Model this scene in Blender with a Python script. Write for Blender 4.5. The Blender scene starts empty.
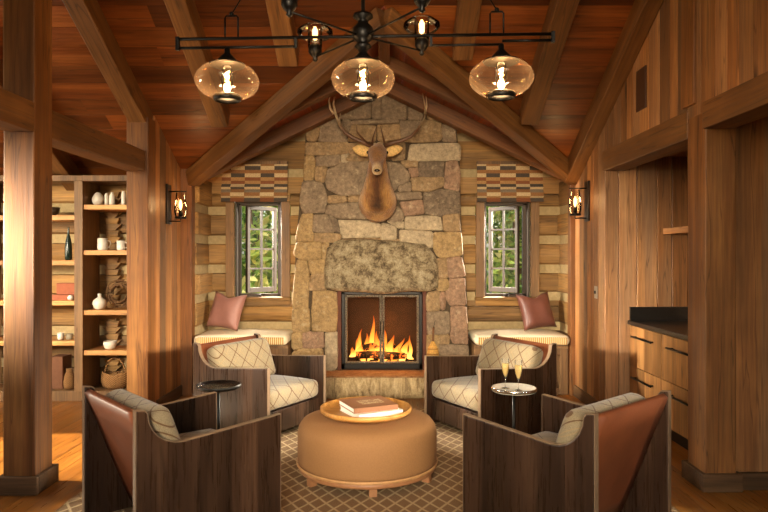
import bpy, bmesh, math, random
from mathutils import Vector, Matrix, Euler
random.seed(7)
C = bpy.context.scene.collection
sc = bpy.context.scene
R = math.radians
F, H = 640.0, 1.5                       # focal length in pixels of a 768 px frame, eye height

# ------------------------------------------------------------------ camera, world, exposure, lights
cam_d = bpy.data.cameras.new('camera'); cam = bpy.data.objects.new('camera', cam_d); C.objects.link(cam)
cam.location = (0, 0, H); cam.rotation_euler = (R(90), 0, 0)
cam_d.sensor_width = 36; cam_d.lens = 36 * F / 768; cam_d.clip_start = .05; cam_d.clip_end = 200
sc.camera = cam
sc.view_settings.view_transform = 'Standard'; sc.view_settings.look = 'None'
sc.view_settings.gamma = 1; sc.view_settings.exposure = 0.0
w = bpy.data.worlds.new('world'); sc.world = w; w.use_nodes = True
wn = w.node_tree.nodes; bgn = wn['Background']
sky = wn.new('ShaderNodeTexSky'); sky.sky_type = 'NISHITA'; sky.sun_disc = False
sky.sun_elevation = R(38); sky.sun_rotation = R(200); sky.air_density = 1.2; sky.dust_density = 2
w.node_tree.links.new(sky.outputs[0], bgn.inputs[0]); bgn.inputs[1].default_value = .26

def light(name, kind, loc, power, color, target=None, size=.1, size_y=None, spread=None):
    d = bpy.data.lights.new(name, kind); d.energy = power; d.color = color
    o = bpy.data.objects.new(name, d); C.objects.link(o); o.location = loc
    if kind == 'AREA':
        d.size = size
        if size_y: d.shape = 'RECTANGLE'; d.size_y = size_y
        if spread: d.spread = R(spread)
    elif kind == 'SUN': d.angle = size
    else: d.shadow_soft_size = size
    if target is not None:
        v = Vector(target) - Vector(loc); o.rotation_euler = v.to_track_quat('-Z', 'Y').to_euler()
    return o
DAY = (1, .90, .74)
light('daylight_window_west', 'AREA', (-3.75, 9.95, 2.95), 800, DAY, (.75, 5.15, .4), .8, None, 60)
light('daylight_window_east', 'AREA', (3.75, 9.95, 2.95), 800, DAY, (-.85, 5.25, .4), .8, None, 60)
light('sky_over_window_west', 'AREA', (-1.45, 8.7, 3.2), 120, DAY, (-1.45, 7.2, .7), .9, .6)
light('sky_over_window_east', 'AREA', (1.45, 8.7, 3.2), 120, DAY, (1.45, 7.2, .7), .9, .6)
light('added_rear_fill', 'AREA', (0, -1.2, 2.7), 13, (1, .86, .66), (0, 5, 1.0), 3.2, 2.2)  # added soft fill from behind the viewer, no known source
light('added_rear_beam', 'AREA', (-.3, -1.25, 2.0), 54, (1, .85, .62), (0, 7, 1.2), 1.6, 1.4, 42)  # added beam lifting the bay and chimney, like a strobe behind the viewer
light('added_left_fill', 'AREA', (-5.9, 4.7, 1.6), 150, (1, .84, .60), (-2.3, 4.6, 2.6), 1.3, 1.0)  # added fill in the left room, tilted up at the ceiling
light('added_shelf_fill', 'AREA', (-5.0, .2, 2.6), 30, (1, .86, .64), (-3.3, 6.8, 1.0), 1.2, 1.2, 34)  # added fill brightening the shelves; no window stands here
light('added_hall_beam', 'AREA', (4.45, 1.0, 2.15), 18, DAY, (-2.15, 6.35, .6), .5, .5, 20)  # added strobe-like beam from the right onto the left wall
light('added_left_beam', 'AREA', (-6.1, 2.2, 2.0), 30, DAY, (2.05, 6.25, .95), .5, .5, 18)  # added counterpart of the hall beam, brightening the right wall
sp = light('low_sun_side', 'SPOT', (-9.0, 5.2, 3.5), 20000, (1, .86, .60), (-2.5, 4.85, 0), .06)
sp.data.spot_size = R(9); sp.data.spot_blend = .15
light('garden_sun', 'SUN', (0, 12, 9), 3.4, (1, .95, .82), (.5, 14, 0), R(3))

# ------------------------------------------------------------------ node helpers and materials
def srgb(h):
    h = h.lstrip('#'); v = [int(h[i:i+2], 16) / 255 for i in (0, 2, 4)]
    return tuple((c / 12.92 if c <= .04045 else ((c + .055) / 1.055) ** 2.4) for c in v) + (1,)
class NT:
    def __init__(s, name):
        s.m = bpy.data.materials.new(name); s.m.use_nodes = True
        s.t = s.m.node_tree; s.n = s.t.nodes; s.b = s.n['Principled BSDF']; s.out = s.n['Material Output']
    def add(s, typ, ins=None, **kw):
        n = s.n.new('ShaderNode' + typ)
        for k, v in kw.items(): setattr(n, k, v)
        for k, v in (ins or {}).items(): s.set(n.inputs[k], v)
        return n
    def set(s, sock, v):
        if isinstance(v, bpy.types.NodeSocket): s.t.links.new(v, sock)
        else: sock.default_value = v
    def math(s, op, a, b=0.0, c=0.0):
        n = s.add('Math', operation=op)
        for i, v in enumerate((a, b, c)): s.set(n.inputs[i], v)
        return n.outputs[0]
    def ramp(s, fac, stops, interp='LINEAR'):
        n = s.add('ValToRGB'); e = n.color_ramp.elements; n.color_ramp.interpolation = interp
        while len(e) < len(stops): e.new(.5)
        for i, (p, c) in enumerate(stops):
            e[i].position = p; e[i].color = c if len(c) == 4 else tuple(c) + (1,)
        s.set(n.inputs[0], fac); return n.outputs[0]
    def mix(s, fac, a, b, mode='MIX'):
        n = s.add('Mix', data_type='RGBA', blend_type=mode)
        s.set(n.inputs[0], fac); s.set(n.inputs[6], a); s.set(n.inputs[7], b); return n.outputs[2]
    def mapr(s, v, a, b, c, d):
        n = s.add('MapRange'); 
        for i, x in enumerate((v, a, b, c, d)): s.set(n.inputs[i], x)
        return n.outputs[0]
    def grey(s, v):
        n = s.add('CombineColor'); [s.set(n.inputs[i], v) for i in range(3)]; return n.outputs[0]
    def bump(s, h, strength=.3, dist=.01):
        n = s.add('Bump', {'Height': h, 'Strength': strength, 'Distance': dist}); s.set(s.b.inputs['Normal'], n.outputs[0])
    def noise(s, vec, scale, detail=3, rough=.55, dist=0):
        n = s.add('TexNoise', {'Vector': vec, 'Scale': scale, 'Detail': detail, 'Roughness': rough, 'Distortion': dist}); return n.outputs[0]
    def obj(s): return s.add('TexCoord').outputs['Object']
    def var(s): return s.add('Attribute', attribute_name='var').outputs['Fac']
    def P(s, **kw):
        for k, v in kw.items(): s.set(s.b.inputs[k.replace('_', ' ')], v)

MATS = {}
def wood(name, dark, mid, light_, axis='x', gs=1.0, rough=.5, vr=(.7, 1.25), knots=.6, bump=.35, grey=None, spec=.35, coat=0, crack=.62):
    s = NT(name); o = s.obj(); v = s.var()
    off = s.add('CombineXYZ', {0: s.math('MULTIPLY', v, 13.1), 1: s.math('MULTIPLY', v, 27.7), 2: s.math('MULTIPLY', v, 45.3)}).outputs[0]
    vec = s.add('VectorMath', {0: o, 1: off}, operation='ADD').outputs[0]
    sc_ = [gs] * 3; sc_['xyz'.index(axis)] = gs * .05
    m1 = s.add('Mapping', {'Vector': vec, 'Scale': sc_}).outputs[0]
    sk = [gs] * 3; sk['xyz'.index(axis)] = gs * .35
    m2 = s.add('Mapping', {'Vector': vec, 'Scale': sk}).outputs[0]
    kd = s.add('TexVoronoi', {'Vector': m2, 'Scale': 2.6, 'Randomness': 1.0}).outputs['Distance']
    kf = s.mapr(kd, .02, .10, 1, 0)
    a = s.noise(m1, 7, 6, .62, s.math('MULTIPLY_ADD', kf, .5, .25))
    b = s.noise(m1, 55, 3, .6, .1)
    c = s.noise(vec, 1.6, 3)
    col = s.ramp(a, [(.28, srgb(dark)), (.5, srgb(mid)), (.74, srgb(light_))])
    if grey:
        g = s.noise(m1, 5, 4, .6, .4)
        col = s.mix(s.mapr(g, .52, .68, 0, .65), col, srgb(grey))
        v2 = s.math('FRACT', s.math('MULTIPLY', v, 7.31)); col = s.mix(s.mapr(v2, .45, 1, 0, .42), col, srgb(grey))
    f = s.math('MULTIPLY', s.mapr(b, .3, .7, .72, 1.18), s.mapr(c, .3, .7, .78, 1.2))
    f = s.math('MULTIPLY', f, s.mapr(v, 0, 1, vr[0], vr[1]))
    cr = s.noise(m1, 11, 2, .5, .1)
    f = s.math('MULTIPLY', f, s.mapr(s.math('ABSOLUTE', s.math('SUBTRACT', cr, .5)), .002, .012, crack, 1))
    if knots: f = s.math('MULTIPLY', f, s.mapr(kf, 0, 1, 1, 1 - knots))
    col = s.mix(1, col, s.grey(f), 'MULTIPLY')
    s.P(Base_Color=col, Roughness=s.mapr(b, .3, .7, rough - .08, rough + .1), Specular_IOR_Level=spec)
    if coat: s.P(Coat_Weight=coat, Coat_Roughness=.25)
    s.bump(s.math('ADD', s.math('MULTIPLY', b, .5), a), bump, .006)
    MATS[name] = s.m; return s.m
def plain(name, col, rough=.6, metal=0, nscale=20, namt=.15, bump=.1, spec=.5, **kw):
    s = NT(name); o = s.obj(); n = s.noise(o, nscale, 4)
    c = s.mix(1, srgb(col), s.grey(s.mapr(n, .3, .7, 1 - namt, 1 + namt)), 'MULTIPLY')
    s.P(Base_Color=c, Roughness=rough, Metallic=metal, Specular_IOR_Level=spec, **kw)
    if bump: s.bump(n, bump, .004)
    MATS[name] = s.m; return s.m
def thin_glass(name, tint, refl=1.0, haze=.0):
    s = NT(name); s.n.remove(s.b)
    t = s.add('BsdfTransparent', {0: tint}); g = s.add('BsdfGlossy', {'Roughness': .04})
    fr = s.add('LayerWeight', {0: .25}).outputs['Fresnel']
    mx = s.add('MixShader', {0: s.math('MULTIPLY', fr, refl), 1: t.outputs[0], 2: g.outputs[0]})
    last = mx.outputs[0]
    if haze:
        d = s.add('BsdfDiffuse', {0: (.8, .78, .72, 1)}); last = s.add('MixShader', {0: haze, 1: last, 2: d.outputs[0]}).outputs[0]
    s.t.links.new(last, s.out.inputs[0]); MATS[name] = s.m; return s.m
def emit(name, col, strength):
    s = NT(name); s.n.remove(s.b); e = s.add('Emission', {0: col, 1: strength}); s.t.links.new(e.outputs[0], s.out.inputs[0]); MATS[name] = s.m; return s.m

OAKX = wood('timber_x', '#623a18', '#87562a', '#9f6e3a', 'x', 1.0, .55, (.85, 1.12), .5)
RAFTX = wood('shaded_rafter_timber', '#57371a', '#724a24', '#8b6034', 'x', 1.0, .55, (.85, 1.12), .5)  # post timber darkened; dimmer light up high is put into the colour
DFIRX = wood('timber_dark_x', '#553218', '#71451f', '#87582c', 'x', 1.0, .55, (.85, 1.12), .5)
PINEX = wood('ceiling_planks', '#58290c', '#7f4218', '#9c5c28', 'x', .8, .42, (.5, 1.2), .85)
PL = ('#6b4421', '#986436', '#b88650')
PLZ = wood('reclaimed_planks_z', *PL, 'z', 1.0, .6, (.48, 1.32), .7, .35, '#84664a')
PLY = wood('reclaimed_planks_y', *PL, 'y', 1.0, .6, (.48, 1.32), .7, .35, '#84664a')
PLX = wood('reclaimed_planks_x', *PL, 'x', 1.0, .6, (.48, 1.32), .7, .35, '#84664a')
FLOORM = wood('floor_oak', '#653b11', '#8a541e', '#a56e2e', 'y', .9, .34, (.72, 1.2), .5, .15)
LOGX = wood('hewn_log_x', '#65451f', '#966e3b', '#b0874f', 'x', 1.0, .7, (.72, 1.2), .5, .8, '#85694a')
LOGY = wood('hewn_log_y', '#65451f', '#966e3b', '#b0874f', 'y', 1.0, .7, (.72, 1.2), .5, .8, '#85694a')
WALNUT = wood('walnut_z', '#22160e', '#362419', '#4d3626', 'z', 1.0, .30, (.5, 1.75), 0, .1)
EDGE = plain('highlit_walnut_edge', '#7d6650', .32, 0, 40, .12, .05)  # paler than the panels: veneer edge plus the light it catches, painted in
SHELFX = wood('shelf_x', '#8a5628', '#c48a4c', '#d9a566', 'x', 1.2, .5, (.9, 1.1), .2)
CASEZ = wood('case_z', '#4f3822', '#7b5a38', '#93704a', 'z', 1.2, .55, (.85, 1.1), .3)
BASEX = wood('base_x', '#432e1b', '#5f452b', '#765738', 'x', 1.2, .55, (.85, 1.1), .3)
BASEY = wood('base_y', '#432e1b', '#5f452b', '#765738', 'y', 1.2, .55, (.85, 1.1), .3)
CABY = wood('cabinet_y', '#62401f', '#a06f3e', '#bd8c58', 'y', 1.2, .5, (.8, 1.2), .4, .2)
CABZ = wood('cabinet_z', '#704a24', '#96683a', '#ae7f4c', 'z', 1.0, .5, (.65, 1.25), .4, .2)
TRAYW = wood('tray_wood', '#8d5a26', '#bd8440', '#d29d58', 'x', 1.5, .45, (.95, 1.05), 0, .1)
CHINK = plain('chinking', '#a58f66', .9, 0, 25, .15, .5)
PLASTER = plain('plaster', '#a8896a', .9)
BLACK = plain('black_metal', '#17130f', .42, .7, 60, .2, .15)
DARKB = plain('dark_stone_top', '#15120f', .3, 0, 30, .3, .05)
BRONZE = plain('dark_bronze', '#2a211a', .35, .8, 50, .2, .1)
CHROME = plain('polished_metal', '#c8bfb2', .22, 1, 50, .05, .0)
LEATH = plain('cognac_leather', '#7c4529', .42, 0, 6, .18, .08)
LEATHP = plain('russet_leather', '#6c4034', .42, 0, 8, .15, .1)
SUEDE = plain('dusty_pink_leather', '#94665a', .5, 0, 8, .12, .12)
OTTO = plain('tan_upholstery', '#94693e', .8, 0, 120, .08, .1)
OTTOW = plain('ottoman_wood', '#9a6a44', .5, 0, 20, .1)
PIPE = plain('tan_piping', '#b98a58', .6)
CERAM = plain('white_ceramic', '#e6ddcd', .35, 0, 10, .05, 0)
GREENG = plain('dark_green_glaze', '#16261d', .2, 0, 10, .1, 0)
TERRA = plain('terracotta', '#9a5436', .8, 0, 25, .1)
def wicker():
    s = NT('wicker'); o = s.obj(); z = s.add('SeparateXYZ', {0: o}).outputs[2]; x, y = [s.add('SeparateXYZ', {0: o}).outputs[i] for i in (0, 1)]
    an = s.math('ARCTAN2', y, x); a = s.math('SINE', s.math('MULTIPLY', an, 22.0)); b = s.math('SINE', s.math('MULTIPLY', z, 300.0))
    w_ = s.mapr(s.math('MULTIPLY', a, b), -1, 1, 0, 1); n = s.noise(o, 60, 3)
    s.P(Base_Color=s.mix(1, s.mix(w_, srgb('#57351a'), srgb('#b07f44')), s.grey(s.mapr(n, .3, .7, .75, 1.2)), 'MULTIPLY'), Roughness=.75); s.bump(w_, .8, .008); return s.m
WICK = wicker()
WREATHM = plain('dried_twigs', '#6a4a2a', .9, 0, 60, .4, .6)
BROOM = plain('broom_straw', '#c69446', .8, 0, 80, .25, .5)
PAPER = plain('paper', '#e8e0d2', .8, 0, 200, .04, 0)
WHITEC = plain('white_book_cloth', '#ded6cc', .6, 0, 80, .04, 0)
def horn_mat():
    s = NT('antler'); o = s.obj(); z = s.add('SeparateXYZ', {0: o}).outputs[2]; n = s.noise(o, 30, 4)
    col = s.mix(s.mapr(z, .72, .95, 0, .9), srgb('#5a3a20'), srgb('#cdb28a'))
    s.P(Base_Color=s.mix(1, col, s.grey(s.mapr(n, .3, .7, .75, 1.25)), 'MULTIPLY'), Roughness=.5); s.bump(n, .3, .004); return s.m
HORN = horn_mat()
HORNT = plain('antler_tip', '#b99a74', .5, 0, 25, .2, .2)
EYE = plain('eye_black', '#0a0705', .1, 0, 10, 0, 0)
SWITCH = plain('switch_plate', '#9c9286', .4, .6, 20, .05, 0)
CREAMF = plain('cream_fabric', '#e4d5b6', .85, 0, 150, .05, .1)
BRICK = plain('firebrick', '#2c1a10', .9, 0, 14, .3, .5)
BRICKR = plain('red_firebrick', '#5c3220', .85, 0, 14, .25, .4)
CHAR = plain('charred_wood', '#1d130d', .9, 0, 18, .5, .9)
SOIL = plain('lawn', '#5a6b30', .95, 0, 8, .3, .3)
BARK = plain('bark', '#5a4936', .9, 0, 20, .3, .6)
VENTM = plain('vent_panel', '#4a2c18', .5, 0, 80, .1, .1)
PALE = plain('window_frame_wood', '#392c20', .5, 0, 20, .1, .1)
BRONZEF = plain('bronze_frame', '#3a2c22', .45, .3, 20, .1, .1)  # the casement frame's own dark bronze
GLASS = thin_glass('window_glass', (.97, .98, .97, 1), .6)
def globe_mat():
    s = NT('amber_globe_glass'); s.n.remove(s.b)
    t = s.add('BsdfTransparent', {0: (1.0, .90, .78, 1)}); g = s.add('BsdfGlossy', {'Roughness': .05, 'Color': (1, .9, .78, 1)})
    tr = s.add('BsdfTranslucent', {0: (1, .72, .50, 1)})
    fa = s.add('LayerWeight', {0: .5}).outputs['Facing']
    m1 = s.add('MixShader', {0: s.mapr(fa, .2, 1, .012, .07), 1: t.outputs[0], 2: tr.outputs[0]})
    m2 = s.add('MixShader', {0: s.mapr(fa, .3, 1, .05, .35), 1: m1.outputs[0], 2: g.outputs[0]})
    s.t.links.new(m2.outputs[0], s.out.inputs[0]); return s.m
GLOBE = globe_mat()
CLEARB = thin_glass('lamp_glass', (.97, .94, .88, 1), 1.0)
CLEAR = thin_glass('clear_glass', (.96, .95, .92, 1), 1.4, .06)
DOORG = thin_glass('fire_door_glass', (.9, .86, .8, 1), .25)
WINE = thin_glass('champagne', (.98, .84, .46, 1), .6, .0)
FILA = emit('filament', (1, .62, .22, 1), 60)
EMBER = emit('embers', (1, .20, .03, 1), 6)
WINE = plain('champagne_wine', '#e8c670', .2, 0, 50, .05, 0)
WINE.node_tree.nodes['Principled BSDF'].inputs['Transmission Weight'].default_value = .35
def flame_mat():
    s = NT('flame'); s.n.remove(s.b); g = s.add('TexCoord').outputs['Generated']
    z = s.add('SeparateXYZ', {0: g}).outputs[2]
    lw = s.add('LayerWeight', {0: .5}).outputs['Facing']
    col = s.ramp(z, [(0, (1, .52, .12, 1)), (.4, (1, .38, .05, 1)), (1, (1, .15, .012, 1))])
    e = s.add('Emission', {0: col, 1: s.mapr(z, 0, 1, 4.5, 1.6)}); t = s.add('BsdfTransparent')
    a = s.math('MULTIPLY', s.mapr(lw, .1, .85, .85, 0), s.mapr(z, .2, 1, 1, .3))
    mx = s.add('MixShader', {0: a, 1: t.outputs[0], 2: e.outputs[0]}); s.t.links.new(mx.outputs[0], s.out.inputs[0]); return s.m
FLAME = flame_mat()
def stone_mat():
    s = NT('fieldstone'); o = s.obj(); v = s.var()
    col = s.ramp(v, [(0, srgb('#937857')), (.16, srgb('#9c8058')), (.32, srgb('#84705a')), (.48, srgb('#8f715a')), (.64, srgb('#705f4d')), (.8, srgb('#a59276')), (.95, srgb('#746846'))], 'CONSTANT')
    off = s.add('VectorMath', {0: o, 1: s.add('CombineXYZ', {0: s.math('MULTIPLY', v, 31), 1: 0.0, 2: s.math('MULTIPLY', v, 17)}).outputs[0]}, operation='ADD').outputs[0]
    a = s.noise(off, 5, 5, .65, .4); b = s.noise(off, 24, 7, .82); c = s.noise(off, 13, 6, .7)
    f = s.math('MULTIPLY', s.mapr(a, .3, .7, .8, 1.2), s.mapr(b, .32, .68, .5, 1.5))
    col = s.mix(1, col, s.grey(f), 'MULTIPLY')
    col = s.mix(s.mapr(c, .55, .7, 0, .5), col, srgb('#c9b592'))
    s.P(Base_Color=col, Roughness=.85, Specular_IOR_Level=.25)
    s.bump(s.math('ADD', s.math('MULTIPLY', b, .6), c), .75, .02); return s.m
STONE = stone_mat()
def lintel_mat():
    s = NT('lichened_boulder'); o = s.obj(); a = s.noise(o, 8, 10, .82, .2); b = s.noise(o, 50, 5, .78)
    col = s.ramp(a, [(.36, srgb('#4e4230')), (.44, srgb('#7f6d54')), (.50, srgb('#ab9775')), (.61, srgb('#cdbd9c'))])
    col = s.mix(1, col, s.grey(s.mapr(b, .3, .7, .65, 1.3)), 'MULTIPLY')
    s.P(Base_Color=col, Roughness=.9, Specular_IOR_Level=.2); s.bump(s.math('ADD', a, b), 1.0, .035); return s.m
LINTEL = lintel_mat()
def hearth_mat(name, c1, c2, c3, stretch):
    s = NT(name); o = s.obj(); m = s.add('Mapping', {'Vector': o, 'Scale': stretch}).outputs[0]
    a = s.noise(m, 9, 6, .7, .6); b = s.noise(o, 60, 4, .7)
    col = s.ramp(a, [(.33, srgb(c1)), (.5, srgb(c2)), (.7, srgb(c3))])
    col = s.mix(1, col, s.grey(s.mapr(b, .3, .7, .8, 1.2)), 'MULTIPLY')
    s.P(Base_Color=col, Roughness=.75, Specular_IOR_Level=.3); s.bump(a, .9, .02); return s.m
HTOP = hearth_mat('hearth_top', '#7c5232', '#99704a', '#b08c66', (1, 1, 1))
HFRONT = hearth_mat('hearth_front', '#6e583b', '#b0966c', '#d6bf94', (1.6, 1.6, .5))
MORTAR = plain('mortar', '#4a3b29', .95, 0, 40, .25, .5)
def plaid():
    s = NT('plaid_wool'); o = s.obj(); x, y, z = [s.add('SeparateXYZ', {0: o}).outputs[i] for i in range(3)]
    y2 = s.math('ADD', y, s.math('MULTIPLY', z, 1.0))
    a = s.math('ADD', x, y2); b = s.math('SUBTRACT', x, y2)
    def line(q, per, wd, ph=0.0):
        m = s.math('PINGPONG', s.math('ADD', q, 20 + ph), per / 2); return s.math('LESS_THAN', m, wd)
    l = s.math('MAXIMUM', line(a, .165, .0058), line(b, .165, .0058))
    l2 = s.math('MAXIMUM', line(a, .165, .0035, .055), line(b, .165, .0035, .055))
    n = s.noise(o, 220, 2)
    base = s.mix(s.mapr(n, .3, .7, 0, 1), srgb('#77694f'), srgb('#948368'))
    col = s.mix(s.math('MULTIPLY', l2, .55), base, srgb('#9c8058')); col = s.mix(s.math('MULTIPLY', l, .9), col, srgb('#5a3d24'))
    s.P(Base_Color=col, Roughness=.9, Specular_IOR_Level=.15, Sheen_Weight=.2); s.bump(n, .2, .003); return s.m
PLAID = plaid()
def rug_mat():
    s = NT('rug_wool'); o = s.obj(); x, y = [s.add('SeparateXYZ', {0: o}).outputs[i] for i in range(2)]
    n0 = s.noise(o, 9, 2); y = s.math('MULTIPLY', y, .62)
    a = s.math('ADD', s.math('ADD', x, y), s.math('MULTIPLY', n0, .012)); b = s.math('SUBTRACT', x, y)
    def tri(q): return s.math('PINGPONG', s.math('ADD', q, 20), .052)
    l = s.math('MINIMUM', tri(a), tri(b)); n = s.noise(o, 160, 3)
    f = s.mapr(s.math('ADD', l, s.math('MULTIPLY', s.math('SUBTRACT', n, .5), .012)), .005, .013, 1, 0)
    col = s.mix(f, srgb('#80654a'), srgb('#b39a75'))
    col = s.mix(1, col, s.grey(s.mapr(n, .3, .7, .8, 1.18)), 'MULTIPLY')
    s.P(Base_Color=col, Roughness=.95, Specular_IOR_Level=.1); s.bump(s.math('ADD', n, f), .5, .006); return s.m
RUGM = rug_mat()
def seatcloth():
    s = NT('striped_bench_cloth'); o = s.obj(); x = s.add('SeparateXYZ', {0: o}).outputs[0]
    l = s.math('LESS_THAN', s.math('PINGPONG', s.math('ADD', x, 20), .011), .0055)
    s.P(Base_Color=s.mix(l, srgb('#dcc394'), srgb('#b07c30')), Roughness=.85); return s.m
STRIPE = seatcloth()
def shade_mat():
    s = NT('woven_shade'); o = s.obj(); v = s.var(); n = s.noise(o, 90, 3)
    col = s.ramp(v, [(0, srgb('#bfa67e')), (.17, srgb('#8a6038')), (.33, srgb('#4a4038')), (.5, srgb('#7c4a2a')), (.67, srgb('#7a6c5a')), (.83, srgb('#a07a4c'))], 'CONSTANT')
    s.P(Base_Color=s.mix(1, col, s.grey(s.mapr(n, .3, .7, .8, 1.2)), 'MULTIPLY'), Roughness=.9); s.bump(n, .3, .004); return s.m
SHADE = shade_mat()
def fur_mat():
    s = NT('elk_fur'); o = s.obj(); x, y, z = [s.add('SeparateXYZ', {0: o}).outputs[i] for i in range(3)]
    m = s.add('Mapping', {'Vector': o, 'Scale': (1, 1, .16)}).outputs[0]
    n = s.noise(m, 70, 4, .7, .8); n2 = s.noise(o, 7, 3)
    xx = s.math('ADD', s.math('ABSOLUTE', x), s.math('MULTIPLY', s.math('SUBTRACT', n2, .5), .09))
    mane = s.math('MULTIPLY', s.mapr(xx, .01, .13, 1, 0), s.math('MULTIPLY', s.mapr(z, -.20, -.06, 0, 1), s.mapr(z, .26, .38, 1, 0)))
    col = s.mix(s.mapr(n2, .3, .7, 0, 1), srgb('#8e5c2a'), srgb('#bd8a48'))
    col = s.mix(s.math('MULTIPLY', mane, .95), col, srgb('#2e190c'))
    rim = s.math('MULTIPLY', s.mapr(xx, .13, .2, 0, 1), s.mapr(z, -.05, .06, 0, 1))
    col = s.mix(s.math('MULTIPLY', rim, .8), col, srgb('#d6b07a'))
    head = s.mapr(y, -.33, -.43, 0, 1); col = s.mix(s.math('MULTIPLY', head, .6), col, srgb('#63371a'))
    muz = s.math('MULTIPLY', s.mapr(y, -.585, -.64, 0, 1), s.mapr(z, .20, .22, 0, 1)); col = s.mix(s.math('MULTIPLY', muz, .8), col, srgb('#bc9c70'))
    col = s.mix(1, col, s.grey(s.mapr(n, .3, .7, .6, 1.35)), 'MULTIPLY')
    s.P(Base_Color=col, Roughness=.8, Specular_IOR_Level=.2, Sheen_Weight=.25); s.bump(n, .7, .015); return s.m
FUR = fur_mat()
EARM = plain('ear_fur', '#cfa868', .85, 0, 60, .3, .4)
def leaf_mat():
    s = NT('leaves'); v = s.var(); col = s.ramp(v, [(0, srgb('#3f5e1c')), (.4, srgb('#76993a')), (.75, srgb('#a9b956')), (1, srgb('#d0c88a'))])
    s.P(Base_Color=col, Roughness=.6, Transmission_Weight=0.0); d = s.add('BsdfTranslucent', {0: col})
    mx = s.add('MixShader', {0: .45, 1: s.b.outputs[0], 2: d.outputs[0]}); s.t.links.new(mx.outputs[0], s.out.inputs[0]); return s.m
LEAF = leaf_mat()
def hammered(name, base, c2, metal, rough, sc=90):
    s = NT(name); o = s.obj(); v = s.add('TexVoronoi', {'Vector': o, 'Scale': sc}).outputs['Distance']
    s.P(Base_Color=s.mix(v, srgb(base), srgb(c2)), Metallic=metal, Roughness=rough); s.bump(v, .8, .01); return s.m
HAMMER = hammered('hammered_iron', '#a89c86', '#241e18', .6, .4, 90)
TABLETOP = hammered('hammered_bronze', '#4a4038', '#241d18', .9, .22, 60)
TABLEW = plain('reflection_pale_top', '#d6cdbd', .22, .35, 40, .08, .05)  # pale base colour stands in for the white reflection on the top
def bookcover():
    s = NT('brown_book_cover'); o = s.obj(); x, y, z = [s.add('SeparateXYZ', {0: o}).outputs[i] for i in range(3)]
    n = s.noise(o, 38, 4, .7, 1.5)
    inside = s.math('MULTIPLY', s.math('LESS_THAN', s.math('ABSOLUTE', s.math('SUBTRACT', x, .02)), .085), s.math('LESS_THAN', s.math('ABSOLUTE', y), .06))
    f = s.math('MULTIPLY', inside, s.mapr(n, .44, .52, 0, .9))
    s.P(Base_Color=s.mix(f, srgb('#8a5c3c'), srgb('#c9b48e')), Roughness=.55); return s.m
BOOKB = bookcover()
def firelog_mat():
    s = NT('burning_log'); o = s.obj(); n = s.noise(o, 16, 5, .7, .5)
    e = s.mapr(n, .54, .66, 0, 1)
    s.P(Base_Color=srgb('#1a100a'), Roughness=.9); s.b.inputs['Emission Color'].default_value = (1, .16, .02, 1)
    s.set(s.b.inputs['Emission Strength'], s.math('MULTIPLY', e, 5)); s.bump(n, .8, .02); return s.m
BURN = firelog_mat()

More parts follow.
